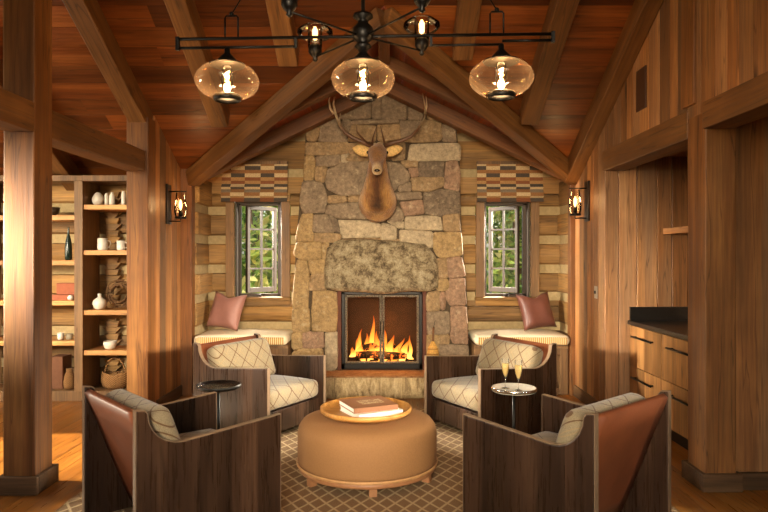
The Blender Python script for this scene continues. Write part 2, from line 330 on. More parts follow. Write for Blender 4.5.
# ------------------------------------------------------------------ mesh helpers
class MB:
    def __init__(s):
        s.bm = bmesh.new(); s.v = s.bm.faces.layers.float.new('var'); s.sm = set()
    def _f(s, vs, var, smooth=False):
        try: f = s.bm.faces.new(vs)
        except ValueError: return None
        f[s.v] = var; f.smooth = smooth; return f
    def box(s, x0, x1, y0, y1, z0, z1, var=None, jit=0):
        var = random.random() if var is None else var
        j = lambda: random.uniform(-jit, jit)
        p = [s.bm.verts.new((x + j(), y + j(), z + j())) for z in (z0, z1) for y in (y0, y1) for x in (x0, x1)]
        for q in ((0, 2, 3, 1), (4, 5, 7, 6), (0, 1, 5, 4), (2, 6, 7, 3), (0, 4, 6, 2), (1, 3, 7, 5)): s._f([p[i] for i in q], var)
        return s
    def prism(s, poly, a0, a1, axis='y', var=None, smooth=False):
        var = random.random() if var is None else var
        def mk(p, a):
            if axis == 'y': return (p[0], a, p[1])
            if axis == 'x': return (a, p[0], p[1])
            return (p[0], p[1], a)
        A = [s.bm.verts.new(mk(p, a0)) for p in poly]; B = [s.bm.verts.new(mk(p, a1)) for p in poly]
        n = len(poly)
        s._f(A, var); s._f(B[::-1], var)
        for i in range(n): s._f([A[i], B[i], B[(i+1) % n], A[(i+1) % n]], var, smooth)
        return s
    def quad(s, pts, var=None):
        s._f([s.bm.verts.new(p) for p in pts], random.random() if var is None else var); return s
    def rings(s, rs, var=0, closed=True, cap=True, smooth=True):
        L = [[s.bm.verts.new(p) for p in r] for r in rs]
        n = len(L[0])
        for a, b in zip(L, L[1:]):
            for i in range(n if closed else n - 1): s._f([a[i], a[(i+1) % n], b[(i+1) % n], b[i]], var, smooth)
        if cap: s._f(L[0][::-1], var, False); s._f(L[-1], var, False)
        return s
    def lathe(s, prof, c=(0, 0, 0), n=32, var=0, cap=True, sharp=False):
        rs = [[(c[0] + r * math.cos(2*math.pi*i/n), c[1] + r * math.sin(2*math.pi*i/n), c[2] + z) for i in range(n)] for r, z in prof]
        return s.rings(rs, var, True, cap, not sharp)
    def tube(s, pts, r, n=8, var=0, taper=None):
        pts = [Vector(p) for p in pts]; rs = []
        for i, p in enumerate(pts):
            d = (pts[min(i+1, len(pts)-1)] - pts[max(i-1, 0)]).normalized()
            ref = Vector((0, 0, 1)) if abs(d.z) < .9 else Vector((1, 0, 0))
            u = d.cross(ref).normalized(); v = d.cross(u).normalized()
            rr = taper[i] if taper else r
            rs.append([p + rr * (u * math.cos(2*math.pi*k/n) + v * math.sin(2*math.pi*k/n)) for k in range(n)])
        return s.rings(rs, var)
    def ball(s, c, rx, ry=None, rz=None, n=16, m=10, var=0):
        ry = ry or rx; rz = rz or rx
        rs = [[(c[0] + rx*math.sin(t)*math.cos(2*math.pi*i/n), c[1] + ry*math.sin(t)*math.sin(2*math.pi*i/n), c[2] - rz*math.cos(t)) for i in range(n)]
              for t in [math.pi*(k+.15)/(m+.3) for k in range(m+1)]]
        return s.rings(rs, var)
    def softbox(s, hx, hy, hz, r, crown=0, cuts=9, c=(0, 0, 0), var=0):
        t = bmesh.new(); bmesh.ops.create_cube(t, size=2); bmesh.ops.subdivide_edges(t, edges=t.edges[:], cuts=cuts, use_grid_fill=True)
        mp = {}
        for v in t.verts:
            p = Vector((math.sin(v.co.x*math.pi/2)*hx, math.sin(v.co.y*math.pi/2)*hy, math.sin(v.co.z*math.pi/2)*hz))
            q = Vector([max(-h + r, min(h - r, a)) for a, h in zip(p, (hx, hy, hz))]); d = p - q
            if d.length > 1e-6: p = q + d.normalized() * min(r, d.length * 1.0 if d.length < r else r)
            if crown: p.z += crown * (1 - (p.x/hx)**2) * (1 - (p.y/hy)**2) * (1 if p.z > 0 else -.3)
            mp[v] = s.bm.verts.new(p + Vector(c))
        for f in t.faces: s._f([mp[v] for v in f.verts], var, True)
        t.free(); return s
    def xf(s, M):
        for v in s.bm.verts: v.co = M @ v.co
        return s
    def build(s, name, mat, parent=None, loc=None, rot=None, bevel=0, seg=2, sub=0, solid=0, smooth_angle=None):
        bmesh.ops.recalc_face_normals(s.bm, faces=s.bm.faces[:])
        me = bpy.data.meshes.new(name); s.bm.to_mesh(me); s.bm.free()
        o = bpy.data.objects.new(name, me); C.objects.link(o); me.materials.append(mat)
        if loc: o.location = loc
        if rot: o.rotation_euler = rot
        if parent: o.parent = parent
        if solid: m = o.modifiers.new('solid', 'SOLIDIFY'); m.thickness = solid; m.offset = 0
        if bevel: m = o.modifiers.new('bevel', 'BEVEL'); m.width = bevel; m.segments = seg; m.limit_method = 'ANGLE'; m.angle_limit = R(40)
        if sub: m = o.modifiers.new('sub', 'SUBSURF'); m.levels = sub; m.render_levels = sub
        return o
def tag(o, label, cat, group=None, kind=None):
    o['label'] = label; o['category'] = cat
    if group: o['group'] = group
    if kind: o['kind'] = kind
    return o
def struct(o, label, cat='wall'): return tag(o, label, cat, None, 'structure')
def thing(name, label, cat, loc=(0, 0, 0), rz=0, group=None):
    o = bpy.data.objects.new(name, None); C.objects.link(o); o.empty_display_size = .1
    o.location = loc; o.rotation_euler = (0, 0, rz); return tag(o, label, cat, group)
def copy_tree(o, parent=None):
    c = o.copy(); C.objects.link(c); c.parent = parent
    if parent: c.matrix_parent_inverse = o.matrix_parent_inverse.copy()
    for ch in list(o.children): copy_tree(ch, c)
    return c
def beam(name, p0, p1, wd, dp, mat, label, up=(0, 0, 1), top=False, bevel=.008, cat='beam'):
    """timber whose length runs along its own x; wd across, dp deep; top=True: p0-p1 is the top edge's centre line"""
    p0, p1, up = Vector(p0), Vector(p1), Vector(up)
    x = (p1 - p0).normalized(); y = up.cross(x).normalized(); z = x.cross(y)
    L = (p1 - p0).length; n = max(1, int(L / .5)); b = MB()
    v = random.random(); za, zb = (-dp, 0) if top else (-dp/2, dp/2)
    rs = []
    for i in range(n + 1):
        j = lambda: random.uniform(-.003, .003)
        xx = L * i / n; rs.append([(xx, -wd/2 + j(), za + j()), (xx, wd/2 + j(), za + j()), (xx, wd/2 + j(), zb), (xx, -wd/2 + j(), zb)])
    b.rings(rs, v, smooth=False)
    o = b.build(name, mat, bevel=bevel)
    o.matrix_world = Matrix.Translation(p0) @ Matrix((x, y, z)).transposed().to_4x4()
    return struct(o, label, cat)
def P(px, py, Y): return ((px - 384) / F * Y, Y, H + (256 - 1 - py) / F * Y)
def PX(px, Y): return (px - 384) / F * Y
def PZ(py, Y): return H + (255 - py) / F * Y
def clip(poly, a, b, c):                # keep a*x+b*z<=c
    out = []
    for i in range(len(poly)):
        p, q = poly[i], poly[(i+1) % len(poly)]; dp, dq = a*p[0]+b*p[1]-c, a*q[0]+b*q[1]-c
        if dp <= 0: out.append(p)
        if (dp < 0) != (dq < 0) and dp != dq:
            t = dp / (dp - dq); out.append((p[0]+t*(q[0]-p[0]), p[1]+t*(q[1]-p[1])))
    return out

# ------------------------------------------------------------------ shell dimensions
XR, XL = 2.05, -2.18                    # right and left wall planes
YC, YW = 6.87, 7.5                      # corner posts, log wall of the bay
FY = 7.08                               # face of the chimney
S = .52                                 # slope of the main ceiling
def zc(y): return 2.43 + S * (YC - y)   # main ceiling
YA = 4.96; ZA = zc(YA)                  # where the valleys meet
SB = (ZA - 2.43) / XR
def zb(x): return ZA - SB * abs(x)      # bay ceiling
YB = -1.4                               # rear wall
XFAR = -6.2

# floor
b = MB(); x = XFAR
while x < 4.6:
    wd = random.choice((.14, .17, .2)); y = YB - random.random()
    while y < 7.5:
        L = random.uniform(1.4, 3); b.box(x, min(x + wd - .002, 4.6), max(y, YB), min(y + L - .002, 7.5), -.03, 0); y += L
        if y < YB: continue
    x += wd
fl = b.build('floor', FLOORM); struct(fl, 'honey brown wide plank wooden floor', 'floor')

# main ceiling: planks across, cut along the two valleys
b = MB(); y = YC + .35; step = .19
while y > YB:
    y1 = max(y - step, YB)
    def xv(yy): return max(0, XR * (yy - YA) / (YC - YA))
    ycl = [yy for yy in (y, y1)]
    for sgn in (-1, 1):
        far = XFAR if sgn < 0 else XR + .02
        cuts = [far] + sorted([random.uniform(-6, 2) for _ in range(3)], reverse=sgn > 0)
        xa0, xa1 = sgn * xv(ycl[0]), sgn * xv(ycl[1])
        if sgn > 0 and min(xa0, xa1) >= far: continue
        segs = [far]
        n = 3 if sgn < 0 else 1
        for k in range(1, n + 1):
            segs.append(None if k == n else far + (min(xa0, xa1) - far) * (k / n + random.uniform(-.12, .12)))
        for k in range(n):
            l0 = segs[k]; l1 = l0
            r0, r1 = (xa0, xa1) if segs[k+1] is None else (segs[k+1], segs[k+1])
            if sgn > 0: r0, r1 = min(r0, far), min(r1, far)
            v = random.random(); g = .003
            lo = [(l0, ycl[0], zc(ycl[0])), (r0, ycl[0], zc(ycl[0])), (r1, ycl[1] + g, zc(ycl[1] + g)), (l1, ycl[1] + g, zc(ycl[1] + g))]
            A = [b.bm.verts.new(p) for p in lo]; B = [b.bm.verts.new((p[0], p[1], p[2] + .03)) for p in lo]
            b._f(A, v); b._f(B[::-1], v)
            for i in range(4): b._f([A[i], B[i], B[(i+1) % 4], A[(i+1) % 4]], v)
    y = y1
struct(b.build('ceiling', PINEX), 'sloping red brown plank ceiling over the sitting room', 'ceiling')
# bay ceiling: two gable slopes between the valleys and the chimney wall
b = MB(); n = 11
for sgn in (-1, 1):
    for i in range(n):
        x0, x1 = XR * 1.03 * i / n, XR * 1.03 * (i + 1) / n - .003
        yv = lambda xx: YA + (YC - YA) * xx / XR
        lo = [(sgn*x0, yv(x0), zb(x0)), (sgn*x1, yv(x1), zb(x1)), (sgn*x1, YW + .1, zb(x1)), (sgn*x0, YW + .1, zb(x0))]
        v = random.random(); A = [b.bm.verts.new(p) for p in lo]; B = [b.bm.verts.new((p[0], p[1], p[2] + .03)) for p in lo]
        b._f(A, v); b._f(B[::-1], v)
        for k in range(4): b._f([A[k], B[k], B[(k+1) % 4], A[(k+1) % 4]], v)
struct(b.build('ceiling_bay', wood('bay_planks', '#54210c', '#863c16', '#a0521f', 'y', .8, .5, (.75, 1.15), .5)), 'gabled plank ceiling over the chimney bay', 'ceiling')

# right wall: vertical planks above the header and between alcove and corner post
def planks_yz(b, X, th, y0, y1, zlo, zhi, wmin=.11, wmax=.2):
    y = y0
    while y < y1 - .01:
        wd = min(random.uniform(wmin, wmax), y1 - y); ya, yb = y + .0025, y + wd - .0025
        b.prism([(ya, zlo), (yb, zlo), (yb, zhi(yb)), (ya, zhi(ya))], X, X + th, 'x'); y += wd
b = MB()
planks_yz(b, XR, .05, YB, 5.94, 2.42, lambda y: zc(y) - .005)
planks_yz(b, XR, .05, 5.94, 6.88, 0, lambda y: zc(y) - .005)
struct(b.build('wall_right', PLZ, bevel=.003, seg=1), 'right wall of weathered vertical planks')
# left wall between second post and corner post
b = MB(); planks_yz(b, XL - .05, .05, 6.08, 6.88, 0, lambda y: zc(y) - .005)
planks_yz(b, XL - .2, .05, 6.08, 6.88, 0, lambda y: zc(y) - .005)
struct(b.build('wall_left', PLZ, bevel=.003, seg=1), 'left wall of weathered vertical planks')
# alcove: far end, back, end panel by the hall
def planks_xz(b, Y, th, x0, x1, z0, z1, wmin=.12, wmax=.22):
    x = x0
    while x < x1 - .01:
        wd = min(random.uniform(wmin, wmax), x1 - x); b.box(x + .0025, x + wd - .0025, Y, Y + th, z0, z1); x += wd
b = MB(); planks_xz(b, 5.94, .05, XR, 3.0, 0, 2.42); planks_yz(b, 2.9, .05, 4.2, 5.94, 0, lambda y: 2.42)
struct(b.build('wall_alcove', PLZ, bevel=.003, seg=1), 'plank lined alcove behind the cabinets')
b = MB(); planks_xz(b, 4.12, .05, 2.26, 4.6, .11, 2.42, .2, .3); planks_xz(b, 4.3, .05, 2.26, 2.95, .0, 2.42, .2, .3)
struct(b.build('wall_hall_end', PLZ, bevel=.003, seg=1), 'greyish plank partition right of the tall post')
b = MB(); b.box(XR + .06, 4.6, YB, 5.99, 2.42, 2.46); struct(b.build('ceiling_hall', PLX), 'low plank ceiling over alcove and hall', 'ceiling')
b = MB(); b.box(4.55, 4.6, YB, .4, 0, 2.46); b.box(4.55, 4.6, 1.6, 4.15, 0, 2.46); b.box(4.55, 4.6, .4, 1.6, 0, 1.6); b.box(4.55, 4.6, .4, 1.6, 2.4, 2.46); struct(b.build('wall_hall', PLY), 'far plank wall of the side hall')
# rear wall and left room
b = MB()
b.box(XFAR, -2.3, YB - .1, YB, 0, 6.8); b.box(2.3, 4.6, YB - .1, YB, 0, 6.8); b.box(-2.3, 2.3, YB - .1, YB, 0, .8); b.box(-2.3, 2.3, YB - .1, YB, 4.2, 6.8)
struct(b.build('wall_rear', PLASTER), 'plain wall behind the viewer with an added wide window')
b = MB(); b.box(XFAR - .1, XFAR, YB, 2.0, 0, 6.8); b.box(XFAR - .1, XFAR, 5.8, 7.2, 0, 4.2); b.box(XFAR - .1, XFAR, 2.0, 5.8, 0, 1.0); b.box(XFAR - .1, XFAR, 2, 5.8, 3.4, 6.8)
struct(b.build('wall_left_far', PLY), 'far side wall of the adjoining room with a window')

# log walls -------------------------------------------------------
CH = [.33, .68, 1.03, 1.35, 1.69, 2.03, 2.47, 2.89, 3.25]; chh = .05
def log_rows(ztop):
    z = 0; rows = []
    for c in CH:
        if z >= ztop: break
        rows.append((z, min(c - chh, ztop), 'log'))
        if c - chh < ztop: rows.append((c - chh, min(c + chh, ztop), 'chink'))
        z = c + chh
    return rows
def log_bar(b, x0, x1, z0, z1, Y, bulge=.03, axis='x'):
    """hewn log face: shallow rounded front"""
    if z1 - z0 < .01 or x1 - x0 < .01: return
    if z1 - z0 < .11: b.box(x0, x1, Y - bulge*.8, Y + .18, z0, z1); return
    n = max(2, int((x1 - x0) / .18)); v = random.random(); h = z1 - z0; rs = []
    for i in range(n + 1):
        t = x0 + (x1 - x0) * i / n; j = lambda a=.008: random.uniform(-a, a)
        prof = [(Y + .02, z0), (Y - bulge*.5 + j(), z0 + min(.02, h*.2) + j(.004)), (Y - bulge + j(), z0 + h*.4), (Y - bulge + j(), z0 + h*.75), (Y - bulge*.4 + j(), z1 - min(.012, h*.1) + j(.004)), (Y + .02, z1), (Y + .18, z1), (Y + .18, z0)]
        rs.append([(t, p, q) for p, q in prof])
    b.rings(rs, v, smooth=False)
def gable(x): return zb(x) - .01
def bay_wall(sgn):
    xw0, xw1 = (1.07, 1.81) if sgn > 0 else (-1.845, -1.095)
    xa, xb = (.80, 2.24) if sgn > 0 else (-2.24, -.80)
    bl, bc = MB(), MB()
    for z0, z1, k in log_rows(3.2):
        bb = bl if k == 'log' else bc
        parts = []
        for (q0, q1) in ((z0, min(z1, .92)), (max(z0, .92), min(z1, 2.23)), (max(z0, 2.23), z1)):
            if q1 - q0 < .008: continue
            if q0 >= .919 and q1 <= 2.231: parts += [(xa, xw0, q0, q1), (xw1, xb, q0, q1)]
            else: parts.append((xa, xb, q0, q1))
        for (p0, p1, q0, q1) in parts:
            # stay below the gable slope
            lim = (ZA - .02 - q1) / SB; lim0 = (ZA - .015 - q0) / SB
            if max(abs(p0), abs(p1)) > lim:      # under the roof slope: cut to the gable
                pg = clip(clip([(p0, q0), (p1, q0), (p1, q1), (p0, q1)], SB, 1, ZA - .015), -SB, 1, ZA - .015)
                if len(pg) > 2: (bl if k == 'log' else bc).prism(pg, YW - (.025 if k == 'log' else -.012), YW + .16, 'y')
                continue
            if k == 'log': log_bar(bl, p0, p1, q0, q1, YW)
            elif p1 - p0 > .01: bc.box(p0, p1, YW + .012, YW + .16, q0, q1)
    nm = 'wall_back_right' if sgn > 0 else 'wall_back_left'; sd = 'right' if sgn > 0 else 'left'
    o = bl.build(nm, LOGX); struct(o, 'hewn log wall around the %s window seat' % sd)
    bc.build('chinking', CHINK, o)
    # side return of the bay with notched log ends
    bl, bc = MB(), MB(); X = XR if sgn > 0 else -XR
    for z0, z1, k in log_rows(2.36):
        xi, xo = (X - sgn*random.uniform(.0, .05), X + sgn*.15) if k == 'log' else (X + sgn*.012, X + sgn*.15)
        y0 = 6.98
        bb = bl if k == 'log' else bc
        if k == 'log':
            zm = (z0 + z1) / 2
            bb.prism([(y0, z0), (YW + .02, z0), (YW + .02, z1), (y0, z1)], min(xi, xo), max(xi, xo), 'x')
        else: bb.box(min(xi, xo), max(xi, xo), y0, YW, z0, z1)
    o = bl.build('wall_bay_' + sd, LOGY, bevel=.012); struct(o, 'notched log return beside the %s window seat' % sd)
    bc.build('chinking', CHINK, o)
bay_wall(1); bay_wall(-1)
# left room back wall
bl, bc = MB(), MB()
for z0, z1, k in log_rows(2.33):
    if k == 'log': log_bar(bl, XFAR, XL - .15, z0, z1, 7.03)
    else: bc.box(XFAR, XL - .15, 7.04, 7.2, z0, z1)
o = bl.build('wall_back_far', LOGX); struct(o, 'log wall behind the open shelves'); bc.build('chinking', CHINK, o)
bl = MB(); z = .1; k = 0                # dovetailed corner of the old cabin behind the shelves
while z < 2.2:
    a = .0 if k % 2 else .02; bl.prism([(-3.02 + a, z), (-2.90 - a, z), (-2.88 + a, z + .065), (-3.04 - a, z + .065)], 6.955, 7.02, 'y'); z += .07; k += 1
struct(bl.build('trim_1', LOGX), 'dovetailed log ends behind the right shelves', 'trim')

# timber frame ----------------------------------------------------
V = (0, 1, 0)
beam('timber_post', (2.15, 4.205, 0), (2.15, 4.205, 2.50), .24, .20, OAKX, 'thick square timber post right of the cabinets', up=(1, 0, 0), cat='post')
beam('upper_post', (2.10, 4.29, 2.50), (2.10, 4.29, zc(4.3)), .19, .14, OAKX, 'upright board above the header on the right wall', up=(1, 0, 0), cat='post')
beam('timber_post', (-2.30, 4.14, 0), (-2.30, 4.14, zc(4.14)), .22, .20, OAKX, 'thick square timber post at the left edge in front of the shelves', up=(1, 0, 0), cat='post')
beam('timber_post', (-2.275, 6.0, 0), (-2.275, 6.0, zc(6.0) - .1), .20, .20, OAKX, 'square timber post between the shelves and the left plank wall', up=(1, 0, 0), cat='post')
beam('corner_post', (-2.125, 6.92, 0), (-2.125, 6.92, 2.45), .12, .13, DFIRX, 'slim dark corner post beside the left window seat', up=(1, 0, 0), cat='post')
beam('corner_post', (2.05, 6.92, 0), (2.05, 6.92, 2.45), .12, .10, DFIRX, 'slim dark corner post beside the right window seat', up=(1, 0, 0), cat='post')
beam('header_beam', (2.14, 4.31, 2.385), (2.14, 5.99, 2.385), .2, .19, RAFTX, 'header beam above the cabinet alcove')
beam('header_beam', (2.14, YB, 2.40), (2.14, 4.10, 2.40), .2, .17, RAFTX, 'header beam running forward from the right post')
beam('tie_beam', (-2.29, 4.25, 2.375), (-2.29, 5.9, 2.375), .18, .19, RAFTX, 'horizontal beam joining the two left posts')
beam('tie_beam', (-2.29, YB, 2.375), (-2.29, 4.03, 2.375), .18, .19, RAFTX, 'horizontal beam running forward from the front left post')
for X, y1, lb in ((-4.4, 7.0, 'ceiling rafter far left over the adjoining room'), (-3.35, 7.0, 'ceiling rafter over the open shelves'), (-2.275, 6.1, 'ceiling rafter landing on the left middle post'),
              (-1.53, 6.05, 'second ceiling rafter inside the left wall'), (-.79, 5.36, 'ceiling rafter left of the chandelier stem'), (.64, 5.3, 'ceiling rafter right of the chandelier stem'),
              (1.35, 6.02, 'second ceiling rafter inside the right wall'), (1.985, 6.86, 'ceiling rafter hugging the right wall')):
    wd = .13 if X > 1.9 else .16
    beam('ceiling_rafter', (X, YB, zc(YB) + .01), (X, y1, zc(y1) + .01), wd, .19, RAFTX, lb, top=True)
for sgn in (-1, 1):
    sd = 'left' if sgn < 0 else 'right'
    beam('valley_rafter', (sgn*.02, YA + .02, ZA), (sgn*2.09, YC + .04, 2.41), .13, .17, RAFTX, 'long %s valley rafter rising from the corner post' % sd, top=True)
    beam('bay_rafter', (0, 6.12, zb(0) + .01), (sgn*1.27, 6.12, zb(1.27) + .01), .12, .13, DFIRX, 'dark rafter of the bay roof, %s slope, nearer one' % sd, top=True)
    beam('bay_rafter', (0, 6.93, zb(0) + .01), (sgn*1.99, 6.93, zb(1.99) + .01), .16, .15, DFIRX, 'dark rafter of the bay roof against the chimney, %s slope' % sd, top=True)
beam('ridge_beam', (0, YA + .1, ZA), (0, 7.05, ZA), .10, .12, DFIRX, 'ridge beam of the bay roof', top=True)
# baseboards and plinths
def bb(name, x0, x1, y0, y1, z1, mat, label): struct(MB().box(x0, x1, y0, y1, 0, z1).build(name, mat, bevel=.005), label, 'baseboard')
bb('baseboard_right', XR - .02, XR, 5.94, 6.86, .12, BASEY, 'baseboard of the right plank wall')
bb('baseboard_left', XL, XL + .02, 6.12, 6.86, .12, BASEY, 'baseboard of the left plank wall')
bb('baseboard_hall', 2.28, 4.55, 4.095, 4.12, .11, BASEX, 'baseboard under the greyish plank partition')
def plinth(name, x0, x1, y0, y1, label):
    t = .028; b = MB(); z = .115
    b.box(x0 - t, x1 + t, y0 - t, y0, 0, z); b.box(x0 - t, x1 + t, y1, y1 + t, 0, z); b.box(x0 - t, x0, y0, y1, 0, z); b.box(x1, x1 + t, y0, y1, 0, z)
    struct(b.build(name, BASEX, bevel=.005), label, 'baseboard')
plinth('trim_2', 2.05, 2.25, 4.085, 4.325, 'plinth around the foot of the right post')
plinth('trim_3', -2.40, -2.20, 4.03, 4.25, 'plinth around the foot of the front left post')

# ------------------------------------------------------------------ windows
def window(sgn, num):
    sd = 'right' if sgn > 0 else 'left'
    x0, x1 = (1.17, 1.71) if sgn > 0 else (-1.745, -1.195)
    z0, z1 = 1.02, 2.14
    root = thing('window_%d' % num, 'open casement window above the %s window seat' % sd, 'window', ((x0+x1)/2, YW, z0)); root['kind'] = 'structure'
    X, hw, hz = 0, (x1 - x0) / 2, z1 - z0
    b = MB(); c = .1
    b.box(-hw - c, -hw, -.05, .0, .001, hz - .001); b.box(hw, hw + c, -.05, .0, .001, hz - .001)
    b.build('casing', CASEZ, root, bevel=.006)
    b = MB(); b.box(-hw - c, hw + c, -.055, .0, hz, hz + c); b.box(-hw, hw, .001, .26, -.04, 0); b.box(-hw - c - .01, hw + c + .01, -.07, .0, -.04, 0); b.box(-hw-c, hw+c, -.05, 0, -c, -.041)
    b.build('sill', LOGX, root, bevel=.006)
    b = MB(); t = .03                    # jamb lining through the wall
    b.box(-hw, -hw + .02, 0, .27, 0, hz); b.box(hw - .02, hw, 0, .27, 0, hz); b.box(-hw, hw, 0, .27, hz - .02, hz)
    b.build('jamb', PALE, root, bevel=.003)
    b = MB(); y0, y1 = .09, .15; f = .045
    b.box(-hw + .02, -hw + f, y0, y1, 0, hz); b.box(hw - f - .02, hw - .02, y0, y1, 0, hz); b.box(-hw, hw, y0, y1, 0, .035); b.box(-hw, hw, y0, y1, hz - f, hz)
    b.build('frame', BRONZEF, root, bevel=.004)
    # sash, swung outward on the outer side
    W, hh = .44, hz - .08; st = .04
    s_ = bpy.data.objects.new('sash', None)
    b = MB(); d = .022
    b.box(0, st, -d, d, 0, hh); b.box(W - st, W, -d, d, 0, hh); b.box(st, W - st, -d, d, 0, .06); b.box(st, W - st, -d, d, hh - .045, hh)
    sash = b.build('sash', PALE, root, bevel=.004)
    b = MB(); b.box(W/2 - .010, W/2 + .010, -.014, .014, .06, hh - .045)
    for k in range(1, 4): zz = .05 + (hh - .09) * k / 4; b.box(st, W - st, -.012, .012, zz - .010, zz + .010)
    b.build('muntins', PALE, sash)
    MB().box(st, W - st, -.003, .003, .06, hh - .045).build('pane', GLASS, sash)
    sash.location = (sgn * (hw - .105), .13, .04); sash.rotation_euler = (0, 0, R(180 - 48) if sgn > 0 else R(48))
    b = MB(); b.box(-.03, .03, .03, .07, 0, .02); b.tube([(0, .05, .02), (.03, .03, .035), (.08, .03, .03)], .006); b.build('crank_handle', BRONZE, root)
    bpy.data.objects.remove(s_)
    # roman shade: a thing hanging in front
    xa, xb = (1.075, 1.835) if sgn > 0 else (-1.875, -1.115); Y = YW - .1
    sh = thing('roman_shade', 'striped woven roman shade above the %s window' % sd, 'window shade', ((xa+xb)/2, Y, 2.13), 0, None)
    hwid = (xb - xa) / 2; b = MB(); cols = [-1, -.72, -.30, .18, .60, 1]
    A = [1, 0, 1, 2, 5, 3, 0, 2, 1, 0, 5, 3]; Bq = [0, 2, 1, 0, 3, 5, 2, 0, 4, 1, 0, 2]
    prof = [(0, .455), (0, .41), (0, .365), (0, .325), (.0, .28), (.002, .24), (-.004, .20), (-.034, .165), (-.012, .14), (-.04, .10), (-.05, .06), (-.022, .04), (-.05, -.005)]
    for ci in range(5):
        seq = (A if ci % 2 else Bq)
        ca, cb = cols[ci] * hwid, cols[ci+1] * hwid
        for k in range(len(prof) - 1):
            (d0, q0), (d1, q1) = prof[k], prof[k+1]
            v = (seq[k % len(seq)] + .5) / 6
            b.quad([(ca, d0, q0), (cb, d0, q0), (cb, d1, q1), (ca, d1, q1)], v)
    bmesh.ops.remove_doubles(b.bm, verts=b.bm.verts[:], dist=1e-5)
    b.build('fabric', SHADE, sh, solid=.008)
    MB().box(-hwid, hwid, -.012, .045, .43, .465, 0).build('headrail', CASEZ, sh)
window(-1, 1); window(1, 2)
# windows added for fill light (rear, hall) and the adjoining room's side window
for nm, args, lb in (('window_3', (-2.3, 2.3, YB - .06, YB - .04, .8, 4.2), 'wide window added behind the viewer for fill light'), ('window_4', (XFAR - .06, XFAR - .04, 2.0, 5.8, 1.0, 3.4), 'side window of the adjoining room'), ('window_5', (4.57, 4.58, .4, 1.6, 1.6, 2.4), 'window added in the side hall to admit a beam')):
    r_ = struct(MB().box(*args).build(nm, GLASS), lb, 'window')

# ------------------------------------------------------------------ outside: lawn and trees
struct(MB().box(-14, 14, 7.8, 30, -.4, -.3).build('ground', SOIL), 'green ground beyond the windows', 'ground')
def tree(x, y, h, r, n, label, zlo=.2):
    t = thing('tree', label, 'tree', (x, y, -.3), 0, 'trees outside the windows')
    MB().tube([(0, 0, 0), (.05, 0, h*.4), (-.05, .05, h*.9)], .1, 8, 0, [.10, .08, .03]).build('trunk', BARK, t)
    b = MB(); rnd = random.Random(int(x*100) + int(y*10))
    blobs = [(rnd.uniform(-r, r), rnd.uniform(-r*.6, r*.6), rnd.uniform(zlo, h), rnd.uniform(.35, .7)) for _ in range(34)]
    for i in range(n):
        bx, by, bz, br = rnd.choice(blobs); d = Vector((rnd.gauss(0, 1), rnd.gauss(0, 1), rnd.gauss(0, 1))).normalized() * br * rnd.random() ** .4
        c = Vector((bx, by, bz)) + d; u = Vector((rnd.gauss(0, 1), rnd.gauss(0, 1), rnd.gauss(0, 1))).normalized(); w_ = u.orthogonal().normalized()
        L = rnd.uniform(.06, .14); v = rnd.random()
        b.quad([c - u*L, c + w_*L*.45, c + u*L, c - w_*L*.45], v)
    b.build('foliage', LEAF, t)
tree(-2.35, 11.2, 3.6, 1.4, 4200, 'leafy tree seen through the left window')
tree(-3.2, 15.8, 5.4, 2.3, 5200, 'taller tree farther off behind the left window')
tree(2.35, 11.4, 3.6, 1.4, 4200, 'leafy tree seen through the right window')
tree(3.2, 15.8, 5.4, 2.3, 5200, 'taller tree farther off behind the right window')

# ------------------------------------------------------------------ fireplace
fp = thing('fireplace', 'tall fieldstone chimney with boulder lintel and raised hearth', 'fireplace', (-.02, FY, 0))
OX = -.02
def loc2(px, py, Y=FY): return (PX(px, Y) - OX, PZ(py, Y))
core = MB()
outline_l = [(292, 372), (292, 331), (294, 300), (295, 250), (299, 205), (303, 180), (306, 120), (318, 95)]
outline_r = [(470, 372), (467, 300), (462, 232), (460, 160), (456, 120), (445, 95)]
fx0, fx1, fz0, fz1 = PX(337.5, FY) - OX, PX(426.5, FY) - OX, .235, PZ(288, FY)
def gclip(p):
    p = clip(p, SB, 1, ZA - .035 - SB * OX); return clip(p, -SB, 1, ZA - .035 + SB * OX)
L = [loc2(*p) for p in outline_l]; Rr = [loc2(*p) for p in outline_r]; L[0] = (L[0][0], 0); Rr[0] = (Rr[0][0], 0)
core.prism([(L[0][0], 0), (fx0, 0), (fx0, fz1), (L[2][0]+.01, fz1), ] , .022, .36, 'y', .5)
core.prism([(fx1, 0), (Rr[0][0], 0), (Rr[1][0], fz1), (fx1, fz1)], .022, .36, 'y', .5)
top = [(L[2][0] + .01, fz1)] + [p for p in L if p[1] > fz1 + .02] + [(L[-1][0] + .3, 3.5), (Rr[-1][0] - .3, 3.5)] + [p for p in Rr[::-1] if p[1] > fz1 + .02] + [(Rr[1][0], fz1)]
core.prism(gclip(top), .022, .36, 'y', .5)
core.build('mortar', MORTAR, fp)
T = dict(t=.08, o=.24, g=.40, r=.56, d=.72, l=.87, m=.97)
